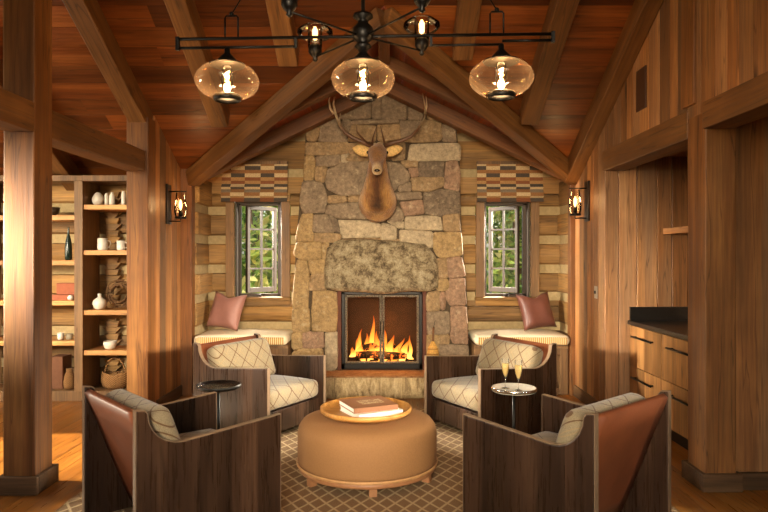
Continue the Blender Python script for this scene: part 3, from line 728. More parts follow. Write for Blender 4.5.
stones = [('g',[(334,112),(340,100),(352,88),(371,80),(371,117),(343,118)]),('g',[(372,78),(381,78),(381,118),(372,117)]),('g',[(382,78),(396,84),(407,98),(406,118),(382,118)]),
('g',[(408,99),(424,105),(423,118),(408,118)]),('g',[(316,119),(330,108),(332,118)]),('t',[(427,108),(436,110),(446,119),(428,118)]),
('t',[(307,120),(320,121),(319,133),(316,140),(307,139)]),('g',[(322,121),(338,118),(342,124),(347,138),(347,141),(318,140),(320,134)]),('g',[(342,119),(351,119),(350,132),(345,132)]),
('t',[(352,124),(376,125),(375,140),(348,140),(350,133)]),('g',[(352,119),(398,118),(399,122),(352,123)]),('t',[(378,124),(399,123),(400,138),(382,140),(378,139)]),
('g',[(400,120),(421,119),(420,128),(414,134),(400,137)]),('t',[(423,119),(441,120),(442,136),(438,140),(408,141),(402,139),(415,136),(421,129)]),('g',[(443,121),(455,126),(456,141),(443,140)]),
('t',[(306,142),(348,141),(348,153),(306,154)]),('t',[(349,142),(376,142),(376,152),(349,152)]),('t',[(377,142),(391,142),(391,158),(378,158)]),('t',[(392,142),(405,142),(404,158),(392,159)]),('l',[(411,143),(458,142),(460,146),(460,159),(408,160)]),
('o',[(305,155),(314,155),(315,165),(313,179),(304,179)]),('g',[(316,155),(340,154),(341,159),(338,164),(316,165)]),('l',[(341,154),(349,153),(348,161),(342,162)]),('t',[(316,166),(327,166),(324,181),(315,179)]),
('g',[(329,168),(343,161),(368,160),(368,193),(340,194),(328,188),(325,178)]),('t',[(350,153),(377,153),(378,159),(345,160)]),('g',[(370,160),(384,161),(400,163),(409,172),(409,180),(400,184),(388,194),(370,194)]),
('g',[(399,185),(410,181),(411,190),(399,190)]),('t',[(401,160),(418,160),(418,166),(404,166)]),('r',[(409,167),(418,167),(418,175),(411,176)]),('d',[(419,161),(444,161),(443,176),(419,175)]),
('t',[(411,177),(443,176),(443,186),(430,190),(413,190)]),('r',[(446,161),(457,160),(460,172),(459,190),(444,188)]),('g',[(303,181),(314,180),(322,183),(327,197),(324,211),(303,212),(300,200)]),
('t',[(328,195),(346,195),(347,201),(328,202)]),('t',[(348,195),(370,195),(370,200),(348,201)]),('g',[(328,204),(365,201),(372,204),(372,218),(338,217),(325,212)]),('g',[(390,192),(420,191),(422,197),(418,198),(400,199),(390,196)]),
('r',[(400,201),(422,199),(424,212),(405,215)]),('d',[(424,192),(445,188),(459,191),(460,213),(440,215),(425,212)]),('g',[(388,218),(397,205),(404,214),(402,220),(388,221)]),
('g',[(373,196),(389,197),(396,204),(387,217),(374,219)]),
('o',[(302,213),(313,213),(313,240),(297,240),(296,236)]),('g',[(314,214),(327,214),(331,220),(334,231),(313,231)]),('d',[(329,214),(337,219),(341,232),(335,231)]),('l',[(338,219),(372,220),(380,222),(380,236),(360,236),(342,237)]),('l',[(381,222),(396,226),(396,238),(381,238)]),
('l',[(388,221),(404,221),(403,228),(397,226)]),('l',[(406,216),(440,215),(443,229),(405,228)]),('t',[(443,214),(459,213),(460,231),(444,230)]),('l',[(400,229),(432,231),(434,236),(432,247),(415,243),(400,240)]),
('t',[(314,232),(340,233),(341,238),(336,241),(314,241)]),('t',[(342,238),(399,238),(399,243),(342,243)]),('o',[(297,242),(321,241),(321,257),(310,259),(298,257),(294,253)]),('o',[(322,243),(329,242),(326,258),(322,258)]),
('o',[(297,259),(306,258),(309,274),(308,307),(293,307),(293,296)]),('o',[(308,259),(326,259),(326,272),(311,273)]),('t',[(311,274),(326,274),(326,289),(309,289)]),('o',[(313,290),(336,291),(337,310),(336,330),(312,330)]),
('o',[(293,308),(309,308),(310,328),(307,331),(293,331)]),('o',[(292,332),(302,332),(302,347),(292,348)]),('r',[(303,332),(323,331),(324,346),(316,348),(303,347)]),('o',[(293,351),(300,348),(322,348),(323,364),(292,364)]),('t',[(292,365),(325,365),(325,378),(292,378)]),
('l',[(325,332),(337,331),(337,366),(326,376)]),('o',[(434,232),(461,232),(462,254),(446,256),(439,256),(434,248)]),('t',[(437,258),(446,257),(448,270),(447,277),(437,277)]),('r',[(447,257),(461,256),(465,275),(449,277)]),
('o',[(437,279),(447,278),(449,285),(444,290),(437,289)]),('r',[(450,278),(464,277),(466,304),(450,304),(446,296),(446,290)]),('t',[(427,292),(439,290),(440,309),(427,310)]),('r',[(440,292),(445,291),(445,308),(441,309)]),
('g',[(427,311),(449,311),(450,330),(447,333),(428,333)]),('r',[(451,306),(466,306),(468,343),(453,342),(450,333)]),('t',[(440,334),(449,334),(449,343),(440,343)]),('g',[(440,344),(468,345),(469,362),(440,362)]),('t',[(427,363),(469,363),(469,378),(427,378)]),
('o',[(427,334),(439,334),(439,362),(427,362)])]
sb = MB()
for tone, pg in stones:
    p = gclip([loc2(*q) for q in pg])
    if len(p) < 3: continue
    cx = sum(q[0] for q in p) / len(p); cz = sum(q[1] for q in p) / len(p)
    q2 = []                             # round the corners
    for i in range(len(p)):
        a, q = p[i], p[(i+1) % len(p)]; Ld = math.dist(a, q); t = min(.25, .016 / max(Ld, .01))
        q2 += [(a[0] + t*(q[0]-a[0]), a[1] + t*(q[1]-a[1])), (a[0] + .5*(q[0]-a[0]) + random.uniform(-.004, .004), a[1] + .5*(q[1]-a[1]) + random.uniform(-.004, .004)), (q[0] - t*(q[0]-a[0]), q[1] - t*(q[1]-a[1]))]
    tx, tz, pr = random.uniform(-.05, .05), random.uniform(-.05, .05), random.uniform(-.008, .010)
    rs = []
    rad = max(.02, sum(math.dist((cx, cz), q) for q in q2) / len(q2))
    for dd, ins in ((.035, -.012), (.004, -.012), (-.004, -.004), (-.009, .012), (-.012, rad * .5)):
        ring = []
        for q in q2:
            d = math.dist((cx, cz), q); k = max(.15, 1 - ins / max(d, .01))
            x_, z_ = cx + (q[0]-cx)*k, cz + (q[1]-cz)*k
            yy = dd if dd > .02 else dd + pr + tx*(x_-cx) + tz*(z_-cz) + random.uniform(-.004, .004)
            ring.append((x_, yy, z_))
        rs.append(ring)
    sb.rings(rs, T[tone] + random.uniform(-.02, .02) * 0, smooth=True)
sb.build('stonework', STONE, fp)
lp = [loc2(*q) for q in [(327,247),(334,241),(345,239),(360,238),(385,239),(405,241),(425,243),(433,252),(438,262),(438,286),(430,290),(412,290),(395,292),(380,293),(365,291),(338,290),(325,287),(324,270)]]
lp2 = []
for i in range(len(lp)):
    a, q = lp[i], lp[(i+1) % len(lp)]; lp2 += [a, ((a[0]+q[0])/2 + random.uniform(-.006, .006), (a[1]+q[1])/2 + random.uniform(-.006, .006))]
cx, cz = sum(p[0] for p in lp2)/len(lp2), sum(p[1] for p in lp2)/len(lp2); b = MB(); rs = []
for dd, k in ((.10, 1), (-.03, 1), (-.075, .975), (-.105, .9), (-.12, .72), (-.125, .5), (-.12, .25), (-.122, .05)):
    rs.append([(cx + (p[0]-cx)*k, dd + random.uniform(-.008, .008)*(1 if dd < 0 else 0), cz + (p[1]-cz)*k) for p in lp2])
b.rings(rs, .5); b.build('lintel_boulder', LINTEL, fp)
# firebox
b = MB(); t = .04; d1 = .55
bx0, bx1 = fx0, fx1
b.box(bx0 + t, bx1 - t, d1, d1 + .04, fz0, fz1); b.box(bx0 + t, bx1 - t, .1, d1, fz0 - .03, fz0); b.box(bx0 + t, bx1 - t, .1, d1, fz1 - .03, fz1)
b.box(bx0 + t, bx0 + t + .02, .1, d1, fz0, fz1); b.box(bx1 - t - .02, bx1 - t, .1, d1, fz0, fz1)
b.build('firebox', BRICK, fp)
b = MB(); b.box(bx0, bx0 + t, .005, d1, fz0, fz1); b.build('brick_jamb', BRICKR, fp); MB().box(bx1 - t, bx1, .005, d1, fz0, fz1).build('brick_jamb', BRICKR, fp)
# hearth
hx0, hx1 = -.95, .95
b = MB(); b.prism([(hx0, -.36), (hx1, -.36), (hx1, .05), (hx0, .05)], .220, .235, 'z', .5); b.build('hearth_top', HTOP, fp, bevel=.006, seg=2)
b = MB(); n = 24; rs = []
for i in range(n + 1):
    x = hx0 + .01 + (hx1 - hx0 - .02) * i / n; j = lambda: random.uniform(-.012, .012)
    rs.append([(x, -.34 + j(), 0), (x, -.355 + j(), .06), (x, -.355 + j(), .14), (x, -.352 + j(), .219), (x, .05, .219), (x, .05, 0)])
b.rings(rs, .5); b.build('hearth_face', HFRONT, fp)
# metal fire doors: a thing
DX0, DX1, DZ0, DZ1 = PX(341, FY) + .005, PX(423, FY) - .005, .245, PZ(291, FY)
fd = thing('fire_door', 'black iron glazed double doors of the fireplace with hammered trim', 'fireplace doors', ((DX0+DX1)/2, FY + .045, DZ0))
W, hh = (DX1 - DX0) / 2, DZ1 - DZ0
b = MB(); f = .035
b.box(-W, -W + f, 0, .05, 0, hh); b.box(W - f, W, 0, .05, 0, hh); b.box(-W, W, 0, .05, hh - .03, hh); b.box(-W, W, 0, .05, 0, .06); b.build('frame', BLACK, fd, bevel=.003)
for s_ in (-1, 1):
    xa, xb = (-W + f + .003, -.004) if s_ < 0 else (.004, W - f - .003); za, zbb = .064, hh - .034; q = .024
    b = MB(); y0, y1 = -.012, .02
    b.box(xa, xa + q, y0, y1, za, zbb); b.box(xb - q, xb, y0, y1, za, zbb); b.box(xa + q, xb - q, y0, y1, zbb - q, zbb); b.box(xa + q, xb - q, y0, y1, za, za + q * .8)
    dr = b.build('door', HAMMER if s_ > 0 else HAMMER, fd, bevel=.004)
    MB().box(xa + q, xb - q, .0, .006, za + q*.8, zbb - q).build('pane', DOORG, dr)
    xh = xb - .014 if s_ < 0 else xa + .014
    MB().tube([(xh, -.012, hh*.45), (xh, -.035, hh*.45), (xh, -.04, hh*.55), (xh, -.035, hh*.62), (xh, -.012, hh*.62)], .005).build('handle', BLACK, dr)
# grate, logs, embers, flames
gy = FY + .30
g = thing('fire_grate', 'iron grate holding the burning logs', 'grate', (OX, gy, fz0))
b = MB()
for k in range(7): x = -.27 + .09*k; b.tube([(x, -.14, .16), (x, -.13, .07), (x, .14, .07)], .009, 6)
b.tube([(-.3, -.1, .055), (.3, -.1, .055)], .009, 6); b.tube([(-.3, .1, .055), (.3, .1, .055)], .009, 6)
for sx in (-.28, .28):
    for sy in (-.1, .1): b.tube([(sx, sy, .0), (sx, sy, .07)], .009, 6)
b.build('bars', BLACK, g)
for i, (a, c, r, lb) in enumerate((((-.30, -.06, .13), (.26, -.04, .12), .045, 'charred log lying across the front of the grate'), ((-.24, .07, .13), (.30, .09, .13), .05, 'charred log lying along the back of the grate'), ((-.22, -.03, .21), (.14, .07, .23), .04, 'glowing log slanting on top of the fire'))):
    c0 = Vector(a); c1 = Vector(c); b = MB(); b.tube([c0, c0.lerp(c1, .3) + Vector((0, 0, .01)), c0.lerp(c1, .7), c1], r, 10, 0, [r*.9, r, r*1.05, r*.85])
    tag(b.build('fire_log', BURN, None, (OX, gy, fz0)), lb, 'firewood', 'logs in the fire')
b = MB(); rnd = random.Random(3)
for i in range(110):
    x, y = rnd.uniform(-.36, .36), rnd.uniform(-.17, .12); r = rnd.uniform(.012, .026); b.ball((x, y, .012 + r*.5), r, r, r*.7, 6, 4)
tag(b.build('embers', BURN, None, (OX, gy, fz0)), 'glowing embers under the grate', 'embers', None, 'stuff')
def flame(x, y, z, h, r, lean, tw, rnd):
    n = 10; rs = []
    for i in range(12):
        t = i / 11; rr = r * (math.sin(math.pi * min(1, t*.72 + .22)) ** .8) * (1 - t) ** .55 + .002
        cx = x + lean * t * t + tw * math.sin(t * 5); cy = y + .02 * math.sin(t * 4 + tw*40)
        rs.append([(cx + rr*math.cos(2*math.pi*k/n), cy + .55*rr*math.sin(2*math.pi*k/n), z + h*t) for k in range(n)])
    return rs
fl_ = thing('fire_flames', 'orange flames burning above the logs', 'fire', (OX, gy, fz0))
fl_['kind'] = 'stuff'
rnd = random.Random(11)
for (px, h, r, lean, z0) in ((352, .12, .05, .03, .10), (356, .22, .05, .05, .12), (357, .30, .034, .07, .14), (361, .14, .05, -.02, .10), (365, .18, .05, .04, .1), (368, .27, .045, -.03, .12), (371, .20, .06, .02, .1), (374, .47, .04, -.03, .12),
        (376, .30, .05, .03, .1), (379, .22, .05, -.04, .1), (384, .14, .06, .03, .08), (387, .34, .045, -.06, .1), (390, .24, .06, .03, .1), (394, .19, .07, -.03, .08), (398, .24, .05, .05, .1), (401, .16, .065, -.02, .08), (405, .20, .05, .04, .1), (409, .26, .026, .02, .12), (411, .12, .05, -.02, .08), (381, .10, .06, 0, .02), (391, .12, .08, .02, .02), (366, .1, .07, 0, .03)):
    b = MB(); x = PX(px, gy) - OX; b.rings(flame(x, rnd.uniform(-.10, .08), z0 + rnd.uniform(-.02, .02), h, r, lean, rnd.choice((-1, 1))*rnd.uniform(.012, .03), rnd), 0)
    b.build('flame', FLAME, fl_)
light('fire_glow', 'POINT', (OX, FY + .2, .62), 22, (1, .42, .10), None, .12)
light('fire_glow_low', 'POINT', (OX, FY + .16, .42), 10, (1, .38, .08), None, .1)
# hearth broom
hb = thing('hearth_broom', 'small straw hearth broom leaning on the stones right of the fire', 'broom', (PX(433, 7.0), FY - .06, .236))
b = MB(); b.rings([[(.075*s1*math.cos(a)*1.0, .028*math.sin(a)*s1 ** .5, z) for a in [2*math.pi*k/14 for k in range(14)]] for s1, z in ((1.0, 0), (.97, .08), (.85, .2), (.62, .27), (.3, .31), (.18, .33))]); b.build('bristles', BROOM, hb)
b = MB(); [b.rings([[((.078*s1+.003)*math.cos(a), (.03*s1 + .003)*math.sin(a), z + dz) for a in [2*math.pi*k/14 for k in range(14)]] for dz in (-.004, .004)]) for s1, z in ((.93, .12), (.86, .19), (.72, .245))]; b.build('stitching', plain('broom_cord', '#7a4a22', .8), hb)
b = MB(); b.tube([(0, 0, .31), (.005, .01, .40), (.008, .015, .48)], .012, 8); b.build('handle', plain('broom_handle', '#6a4424', .6), hb)
b = MB(); b.tube([(.008, .015, .47), (.02, .02, .53), (.035, .03, .57), (.02, .02, .53)], .003, 6); b.build('hanging_loop', BLACK, hb)

# ------------------------------------------------------------------ mounted elk
EO = Vector((PX(377.5, 6.8), FY - .04, 2.08))
ek = thing('elk_mount', 'mounted elk head with wide branching antlers on the chimney stones', 'elk head', EO)
def loft(b, secs, n=20):
    rs = []
    for (y, z, wx, hv, ang) in secs:
        # ang: direction of travel in the y-z plane, from -y (0) towards +z (90)
        a = R(ang); up = Vector((0, math.sin(a), math.cos(a)))
        rs.append([Vector((wx*math.cos(2*math.pi*k/n), y, z)) + up * hv * math.sin(2*math.pi*k/n) for k in range(n)])
    b.rings(rs)
b = MB()
loft(b, [(0, -.01, .165, .18, 0), (-.06, -.015, .20, .205, 5), (-.13, .0, .208, .215, 15), (-.19, .045, .195, .195, 35), (-.235, .12, .165, .17, 52), (-.268, .21, .135, .14, 64), (-.29, .30, .112, .12, 72), (-.305, .39, .096, .105, 76), (-.315, .47, .08, .085, 78), (-.32, .52, .06, .06, 80)])
loft(b, [(-.20, .53, .035, .05, -20), (-.255, .535, .078, .078, -28), (-.32, .52, .100, .094, -34), (-.385, .485, .105, .088, -40), (-.445, .435, .088, .076, -42), (-.50, .385, .066, .064, -43), (-.55, .34, .057, .056, -43), (-.60, .297, .055, .053, -40), (-.64, .268, .052, .047, -32), (-.665, .256, .034, .03, -24)])
body = b.build('body', FUR, ek); m = body.modifiers.new('rm', 'REMESH'); m.mode = 'VOXEL'; m.voxel_size = .012; m.use_smooth_shade = True
m = body.modifiers.new('sm', 'SMOOTH'); m.iterations = 6; m.factor = .5
for s_ in (-1, 1):
    b = MB(); n = 10; rs = []       # ear: cupped leaf
    for i in range(9):
        t = i / 8; wd = .062 * math.sin(math.pi * min(1, .18 + t*.82)) ** .7 + .002; c = Vector((s_*(.075 + .19*t), -.30 - .02*t, .515 + .05*t - .01*t*t))
        rs.append([c + Vector((-s_*.2*wd*math.sin(a), wd*.35*math.cos(a) + .012*abs(math.sin(a)), wd*math.sin(a))) for a in [2*math.pi*k/n for k in range(n)]])
    b.rings(rs); b.build('ear', EARM, ek)
    MB().ball((s_*.098, -.395, .495), .016).build('eye', EYE, ek)
    def Q(px, py, dy): Y = EO.y + dy; return Vector((PX(px, Y), Y, PZ(py, Y))) - EO
    sx = lambda p: p
    if s_ < 0:
        main = [(374, 146, -0.37), (365, 142, -0.38), (353, 137, -0.39), (345, 131.5, -0.40), (340, 124, -0.40), (335.5, 113, -0.38), (333.5, 103, -0.36), (335, 91, -0.33)]
        tines = [[(333.8, 113, -0.38), (330, 107, -0.41), (329, 100, -0.41), (330.5, 92, -0.40)], [(341.5, 127, -0.40), (339.5, 120, -0.44), (340.5, 112, -0.47)], [(369, 144, -0.38), (361, 136, -0.46), (357, 131, -0.50), (356.5, 124.5, -0.54)], [(372, 144, -0.39), (373, 136, -0.46), (376.5, 126, -0.52)]]
    else:
        main = [(384, 145, -0.37), (392, 142, -0.38), (402, 139.5, -0.39), (411, 135.5, -0.40), (418, 128, -0.40), (424, 117, -0.38), (425.5, 107, -0.36), (422.5, 92, -0.33)]
        tines = [[(425.2, 113, -0.38), (427, 106, -0.41), (426, 95, -0.40)], [(417, 130, -0.40), (421, 122, -0.44), (421, 117, -0.46)], [(385, 144, -0.38), (383, 136, -0.46), (380.5, 125, -0.52)]]
    b = MB(); pts = [Q(*p) for p in main]; b.tube(pts, .02, 10, 0, [.026, .024, .021, .019, .017, .014, .010, .004])
    an = b.build('antler', HORN, ek)
    for t in tines:
        b = MB(); pts = [Q(*p) for p in t]; b.tube(pts, .012, 8, 0, [.014 - .010*i/(len(t)-1) for i in range(len(t))]); b.build('tine', HORN, an)
MB().ball((0, -.668, .272), .03, .012, .016).build('nose', EYE, ek)

# ------------------------------------------------------------------ window seats
def window_seat(sgn):
    sd = 'right' if sgn > 0 else 'left'; x0, x1 = (.97, 1.99) if sgn > 0 else (-2.04, -1.035)
    ws = thing('window_seat', 'built in bench with striped cushion under the %s window' % sd, 'window seat', ((x0+x1)/2, 7.17, 0))
    hw = (x1 - x0) / 2; d0, d1 = -.26, .29
    b = MB(); b.box(-hw, hw, d0, d1, .50, .54); b.box(-hw, -hw + .09, d0, d1, 0, .50); b.box(hw - .09, hw, d0, d1, 0, .50)
    b.box(-hw + .09, hw - .09, d0 + .01, d1, 0, .07); b.box(-hw + .09, hw - .09, d0, d0 + .03, .43, .50); b.build('bench_frame', CASEZ, ws, bevel=.005)
    MB().box(-hw + .09, hw - .09, d1 - .02, d1, .07, .50).build('back_panel', CASEZ, ws)
    for k in (-.20, .20): MB().box(k - .03, k + .03, d0 + .005, d0 + .035, .07, .43).build('divider', CASEZ, ws)
    b = MB(); b.softbox(hw + .0, (d1 - d0)/2 + .045, .055, .05, .02, 12, (0, (d0+d1)/2 - .045, .595)); b.build('cushion', CREAMF, ws)
    b = MB(); yf = d0 - .093
    b.box(-hw + .035, hw - .035, yf - .006, yf + .03, .552, .632); b.build('cushion_border', STRIPE, ws, bevel=.014, seg=4)
window_seat(-1); window_seat(1)
for i, (x, z, r) in enumerate(((1.775, .07, .044), (1.873, .07, .042), (1.822, .157, .044), (1.83, .25, .042))):
    b = MB(); L = .36; b.tube([(0, 0, 0), (0, L*.5, .004), (0, L, 0)], r, 10, 0, [r*.96, r, r*.97])
    tag(b.build('firewood_log', BARK, None, (x - .02, 7.0, z + r + .002)), ['lower left split log in the cubby of the right window seat', 'lower right split log in the cubby of the right window seat', 'middle split log stacked in the right window seat cubby', 'topmost split log stacked in the right window seat cubby'][i], 'firewood', 'firewood under the right window seat')
def pillow_mb(wd, h, t):
    b = MB(); n = 16; G = {}
    for sd in (1, -1):
        for i in range(n + 1):
            for j in range(n + 1):
                u, v = 2*i/n - 1, 2*j/n - 1
                if sd < 0 and (i in (0, n) or j in (0, n)): G[sd, i, j] = G[1, i, j]; continue
                x = u * wd/2 * (1 - .10*(1 - v*v)); z = v * h/2 * (1 - .09*(1 - u*u)) - .05 * max(0, v)**3 * math.exp(-(u/.42)**2)
                th = t/2 * ((1 - u**4) * (1 - v**4)) ** .6 + .006*math.sin(5*u+2*v)*(1-u*u)*(1-v*v)
                G[sd, i, j] = b.bm.verts.new((x, sd * th, z))
    for sd in (1, -1):
        for i in range(n):
            for j in range(n): b._f([G[sd, i, j], G[sd, i+1, j], G[sd, i+1, j+1], G[sd, i, j+1]], 0, True)
    return b
p = pillow_mb(.42, .42, .17).build('pillow', SUEDE, None, (-1.77, 7.19, .885), (R(-20), R(5), R(-20))); tag(p, 'dusty pink leather pillow on the left window seat', 'pillow')
p = pillow_mb(.42, .42, .17).build('pillow', LEATHP, None, (1.71, 7.19, .885), (R(-20), R(-4), R(18))); tag(p, 'russet brown leather pillow on the right window seat', 'pillow')

# ------------------------------------------------------------------ cabinets in the alcove
X0, Ya, Yb = 2.275, 4.365, 5.93
ym = 5.25
for i, (ya, yb, lb) in enumerate(((ym + .002, Yb, 'wooden drawer cabinet at the far end of the alcove'), (Ya, ym - .002, 'wooden drawer cabinet beside the tall post'))):
    cb = thing('drawer_cabinet', lb, 'cabinet', (X0, (ya+yb)/2, 0), 0, 'drawer cabinets in the alcove'); h = (yb - ya) / 2
    MB().box(.025, .6, -h, h, .12, .865).build('body', CABZ, cb)
    MB().box(.07, .6, -h, h, 0, .12).build('toe_kick', BLACK, cb)
    for z0, z1 in ((.125, .49), (.495, .86)):
        b = MB(); n = 4; yy = -h + .004
        for k in range(n): wd = (2*h - .008) / n; b.box(0, .024, yy + wd*k + .0005, yy + wd*(k+1) - .0005, z0, z1)
        d = b.build('drawer', CABZ, cb, bevel=.002)
        zz = z1 - .09; L = h * .62
        m = MB().tube([(-.035, -L, zz), (-.035, L, zz)], .009, 8); m.tube([(0, -L*.85, zz), (-.035, -L*.85, zz)], .007, 6); m.tube([(0, L*.85, zz), (-.035, L*.85, zz)], .007, 6); m.build('handle', BLACK, d)
ct = MB(); ct.box(X0 - .02, 2.89, Ya, Yb, .868, .906)
ct = ct.build('countertop', DARKB, bevel=.004); tag(ct, 'black stone countertop over the drawer cabinets', 'countertop')
MB().box(X0 - .0, 2.89, Yb - .022, Yb, .906, 1.03).build('backsplash', DARKB, ct)
ws_ = MB().box(2.58, 2.895, 4.4, 5.92, 1.70, 1.755).build('wall_shelf', PLY, bevel=.004); tag(ws_, 'wooden shelf high in the cabinet alcove', 'shelf')
tag(MB().box(XR - .012, XR, 4.99, 5.18, 2.66, 2.99).build('wall_speaker', VENTM, bevel=.004), 'brown rectangular panel high on the right plank wall', 'wall panel')
sw = thing('light_switch', 'small metal light switch on the right plank wall below the sconce', 'switch', (XR, 6.18, 1.15))
MB().box(-.008, 0, -.04, .04, -.06, .06).build('plate', SWITCH, sw, bevel=.002); MB().box(-.02, -.008, -.008, .008, -.014, .014).build('toggle', BLACK, sw)

# ------------------------------------------------------------------ sconces
def sconce(sgn, y, z, lb):
    X = XR if sgn > 0 else XL
    s_ = thing('wall_sconce', lb, 'wall lamp', (X, y, z), 0 if sgn > 0 else math.pi, 'wall sconces')
    MB().box(-.018, 0, -.065, .065, -.2, .2).build('backplate', BRONZE, s_, bevel=.003)
    b = MB(); b.tube([(-.015, 0, .13), (-.19, 0, .13)], .006, 8); b.build('arm', BLACK, s_); b = MB(); b.tube([(-.015, 0, -.17), (-.13, 0, -.17), (-.13, 0, -.14)], .007, 8); b.build('arm', BLACK, s_); b = MB(); b.lathe([(.055, -.145), (.058, -.14), (.058, -.125), (.02, -.12)], (-.13, 0, 0), 20); b.build('lamp_cup', BLACK, s_); MB().lathe([(.02, -.12), (.02, -.06), (.012, -.055)], (-.13, 0, 0), 14).build('socket', BLACK, s_)
    prof = [(.050, -.128), (.062, -.08), (.062, -.02), (.05, .05), (.042, .12)]
    MB().lathe(prof, (-.13, 0, 0), 24, 0, False).build('glass_chimney', CLEARB, s_)
    MB().lathe([(.006, -.055), (.014, -.03), (.017, .0), (.011, .03), (.003, .05)], (-.13, 0, 0), 16).build('bulb', FILA_S, s_)
    light('sconce_glow', 'POINT', (X - sgn*.2, y, z - .0), 5, (1, .58, .24), None, .05)
FILA_S = emit('sconce_bulb', (1, .60, .22, 1), 6)
sconce(1, 6.43, 2.05, 'glass chimney wall sconce on the right plank wall'); sconce(-1, 6.45, 2.02, 'glass chimney wall sconce on the left plank wall')

# ------------------------------------------------------------------ chandelier
HC = Vector((-.12, 3.66, 2.755))
ch = thing('chandelier', 'black iron chandelier with three amber glass globes on a long double bar', 'chandelier', HC, R(-2.4))
b = MB(); b.tube([(0, 0, .1), (0, 0, zc(HC.y) - HC.z)], .012, 10); b.build('stem', BLACK, ch)
MB().lathe([(.06, 0), (.06, -.015), (.02, -.04)], (0, 0, zc(HC.y) - HC.z - .02), 20).build('canopy', BLACK, ch)
MB().lathe([(.012, .13), (.055, .125), (.058, .11), (.03, .09), (.03, .075), (.055, .05), (.064, .02), (.055, -.015), (.03, -.035), (.04, -.045), (.05, -.06), (.03, -.075), (.02, -.10)], (0, 0, 0), 24).build('hub', BLACK, ch)
b = MB(); r = .0095
b.tube([(-1.075, 0, 0), (1.075, 0, 0)], r, 8); b.tube([(-1.075, 0, -.052), (-.39, 0, -.052)], r*.9, 8); b.tube([(.39, 0, -.056), (.79, 0, -.056)], r*.8, 8); b.tube([(.79, 0, -.036), (1.075, 0, -.036)], r*.9, 8)
b.box(-1.085, -1.065, -.012, .012, -.065, .012); b.box(1.065, 1.085, -.012, .012, -.05, .012); b.box(.38, .395, -.008, .008, -.062, .0); b.box(-.395, -.38, -.008, .008, -.06, 0)
b.build('bar', BLACK, ch)
for (ex, ey) in ((-.33, .36), (.34, .27), (-.35, -.39), (.33, -.42)):
    b = MB(); b.tube([(0, 0, 0), (ex, ey, 0)], .006, 8); arm = b.build('cross_arm', BLACK, ch)
    MB().lathe([(.006, -.03), (.018, -.018), (.012, -.005), (.03, .01), (.042, .03), (.042, .06), (.03, .075)], (ex, ey, 0), 18).build('cup', BLACK, arm)
    MB().lathe([(.044, .06), (.045, .10), (.045, .21)], (ex, ey, 0), 20, 0, False).build('glass_chimney', CLEARB, arm)
    MB().lathe([(.046, .115), (.085, .12), (.112, .145), (.112, .165), (.08, .19), (.046, .195)], (ex, ey, 0), 28, 0, False).build('glass_saucer', CLEARB, arm)
    MB().lathe([(.006, .105), (.016, .115), (.018, .165), (.006, .19)], (ex, ey, 0), 12).build('bulb', FILA_S, arm)
for gx in (-.785, 0, .785):
    gz = -.246
    MB().lathe([(.008, -.05), (.016, -.06), (.016, -.085), (.03, -.1), (.05, -.12), (.062, -.135), (.105, -.15), (.1, -.158)], (gx, 0, 0), 28).build('lamp_cap', BLACK, ch)
    pr = []
    for k in range(17):
        t = R(-62 + 124 * k / 16); pr.append((.182*math.cos(t) if k else .085, gz + .112*math.sin(t)))
    gl = MB().lathe(pr, (gx, 0, 0), 40, 0, False).build('glass_globe', GLOBE, ch)
    MB().lathe([(.072, gz-.115), (.078, gz-.11), (.078, gz-.085), (.072, gz-.08), (.066, gz-.085), (.066, gz-.11), (.072, gz-.115)], (gx, 0, 0), 32, 0, False).build('bottom_ring', BLACK, gl)
    MB().lathe([(.022, gz+.09), (.03, gz+.06), (.035, gz+.0), (.026, gz-.05), (.006, gz-.065)], (gx, 0, 0), 20, 0, False).build('bulb_glass', CLEARB, gl)
    b = MB(); b.tube([(gx + .012*math.cos(a), .012*math.sin(a), gz + .055 - .095*k/12) for k, a in enumerate([k*2.4 for k in range(13)])], .0045, 6); b.build('filament', FILA, gl)
    MB().lathe([(.02, gz+.12), (.024, gz+.09), (.02, gz+.08)], (gx, 0, 0), 16).build('socket', BLACK, gl)
    wp = HC + Vector((gx*math.cos(R(-2.4)), gx*math.sin(R(-2.4)), gz - .02))
    light('globe_glow', 'POINT', wp, 14, (1, .68, .36), None, .045)
for sx in (-.76, .76):
    b = MB(); b.tube([(sx-.038, 0, 0), (sx-.038, 0, .12), (sx-.03, 0, .13), (sx+.03, 0, .13), (sx+.038, 0, .12), (sx+.038, 0, 0)], .0055, 6); b.build('stirrup', BLACK, ch)
    top_z = zc(HC.y) - HC.z - .04; b = MB(); b.ball((sx, 0, .14), .014, n=8, m=6); b.tube([(sx, 0, .14), (sx*.03, 0, top_z)], .004, 6); b.build('suspension_cord', BLACK, ch)

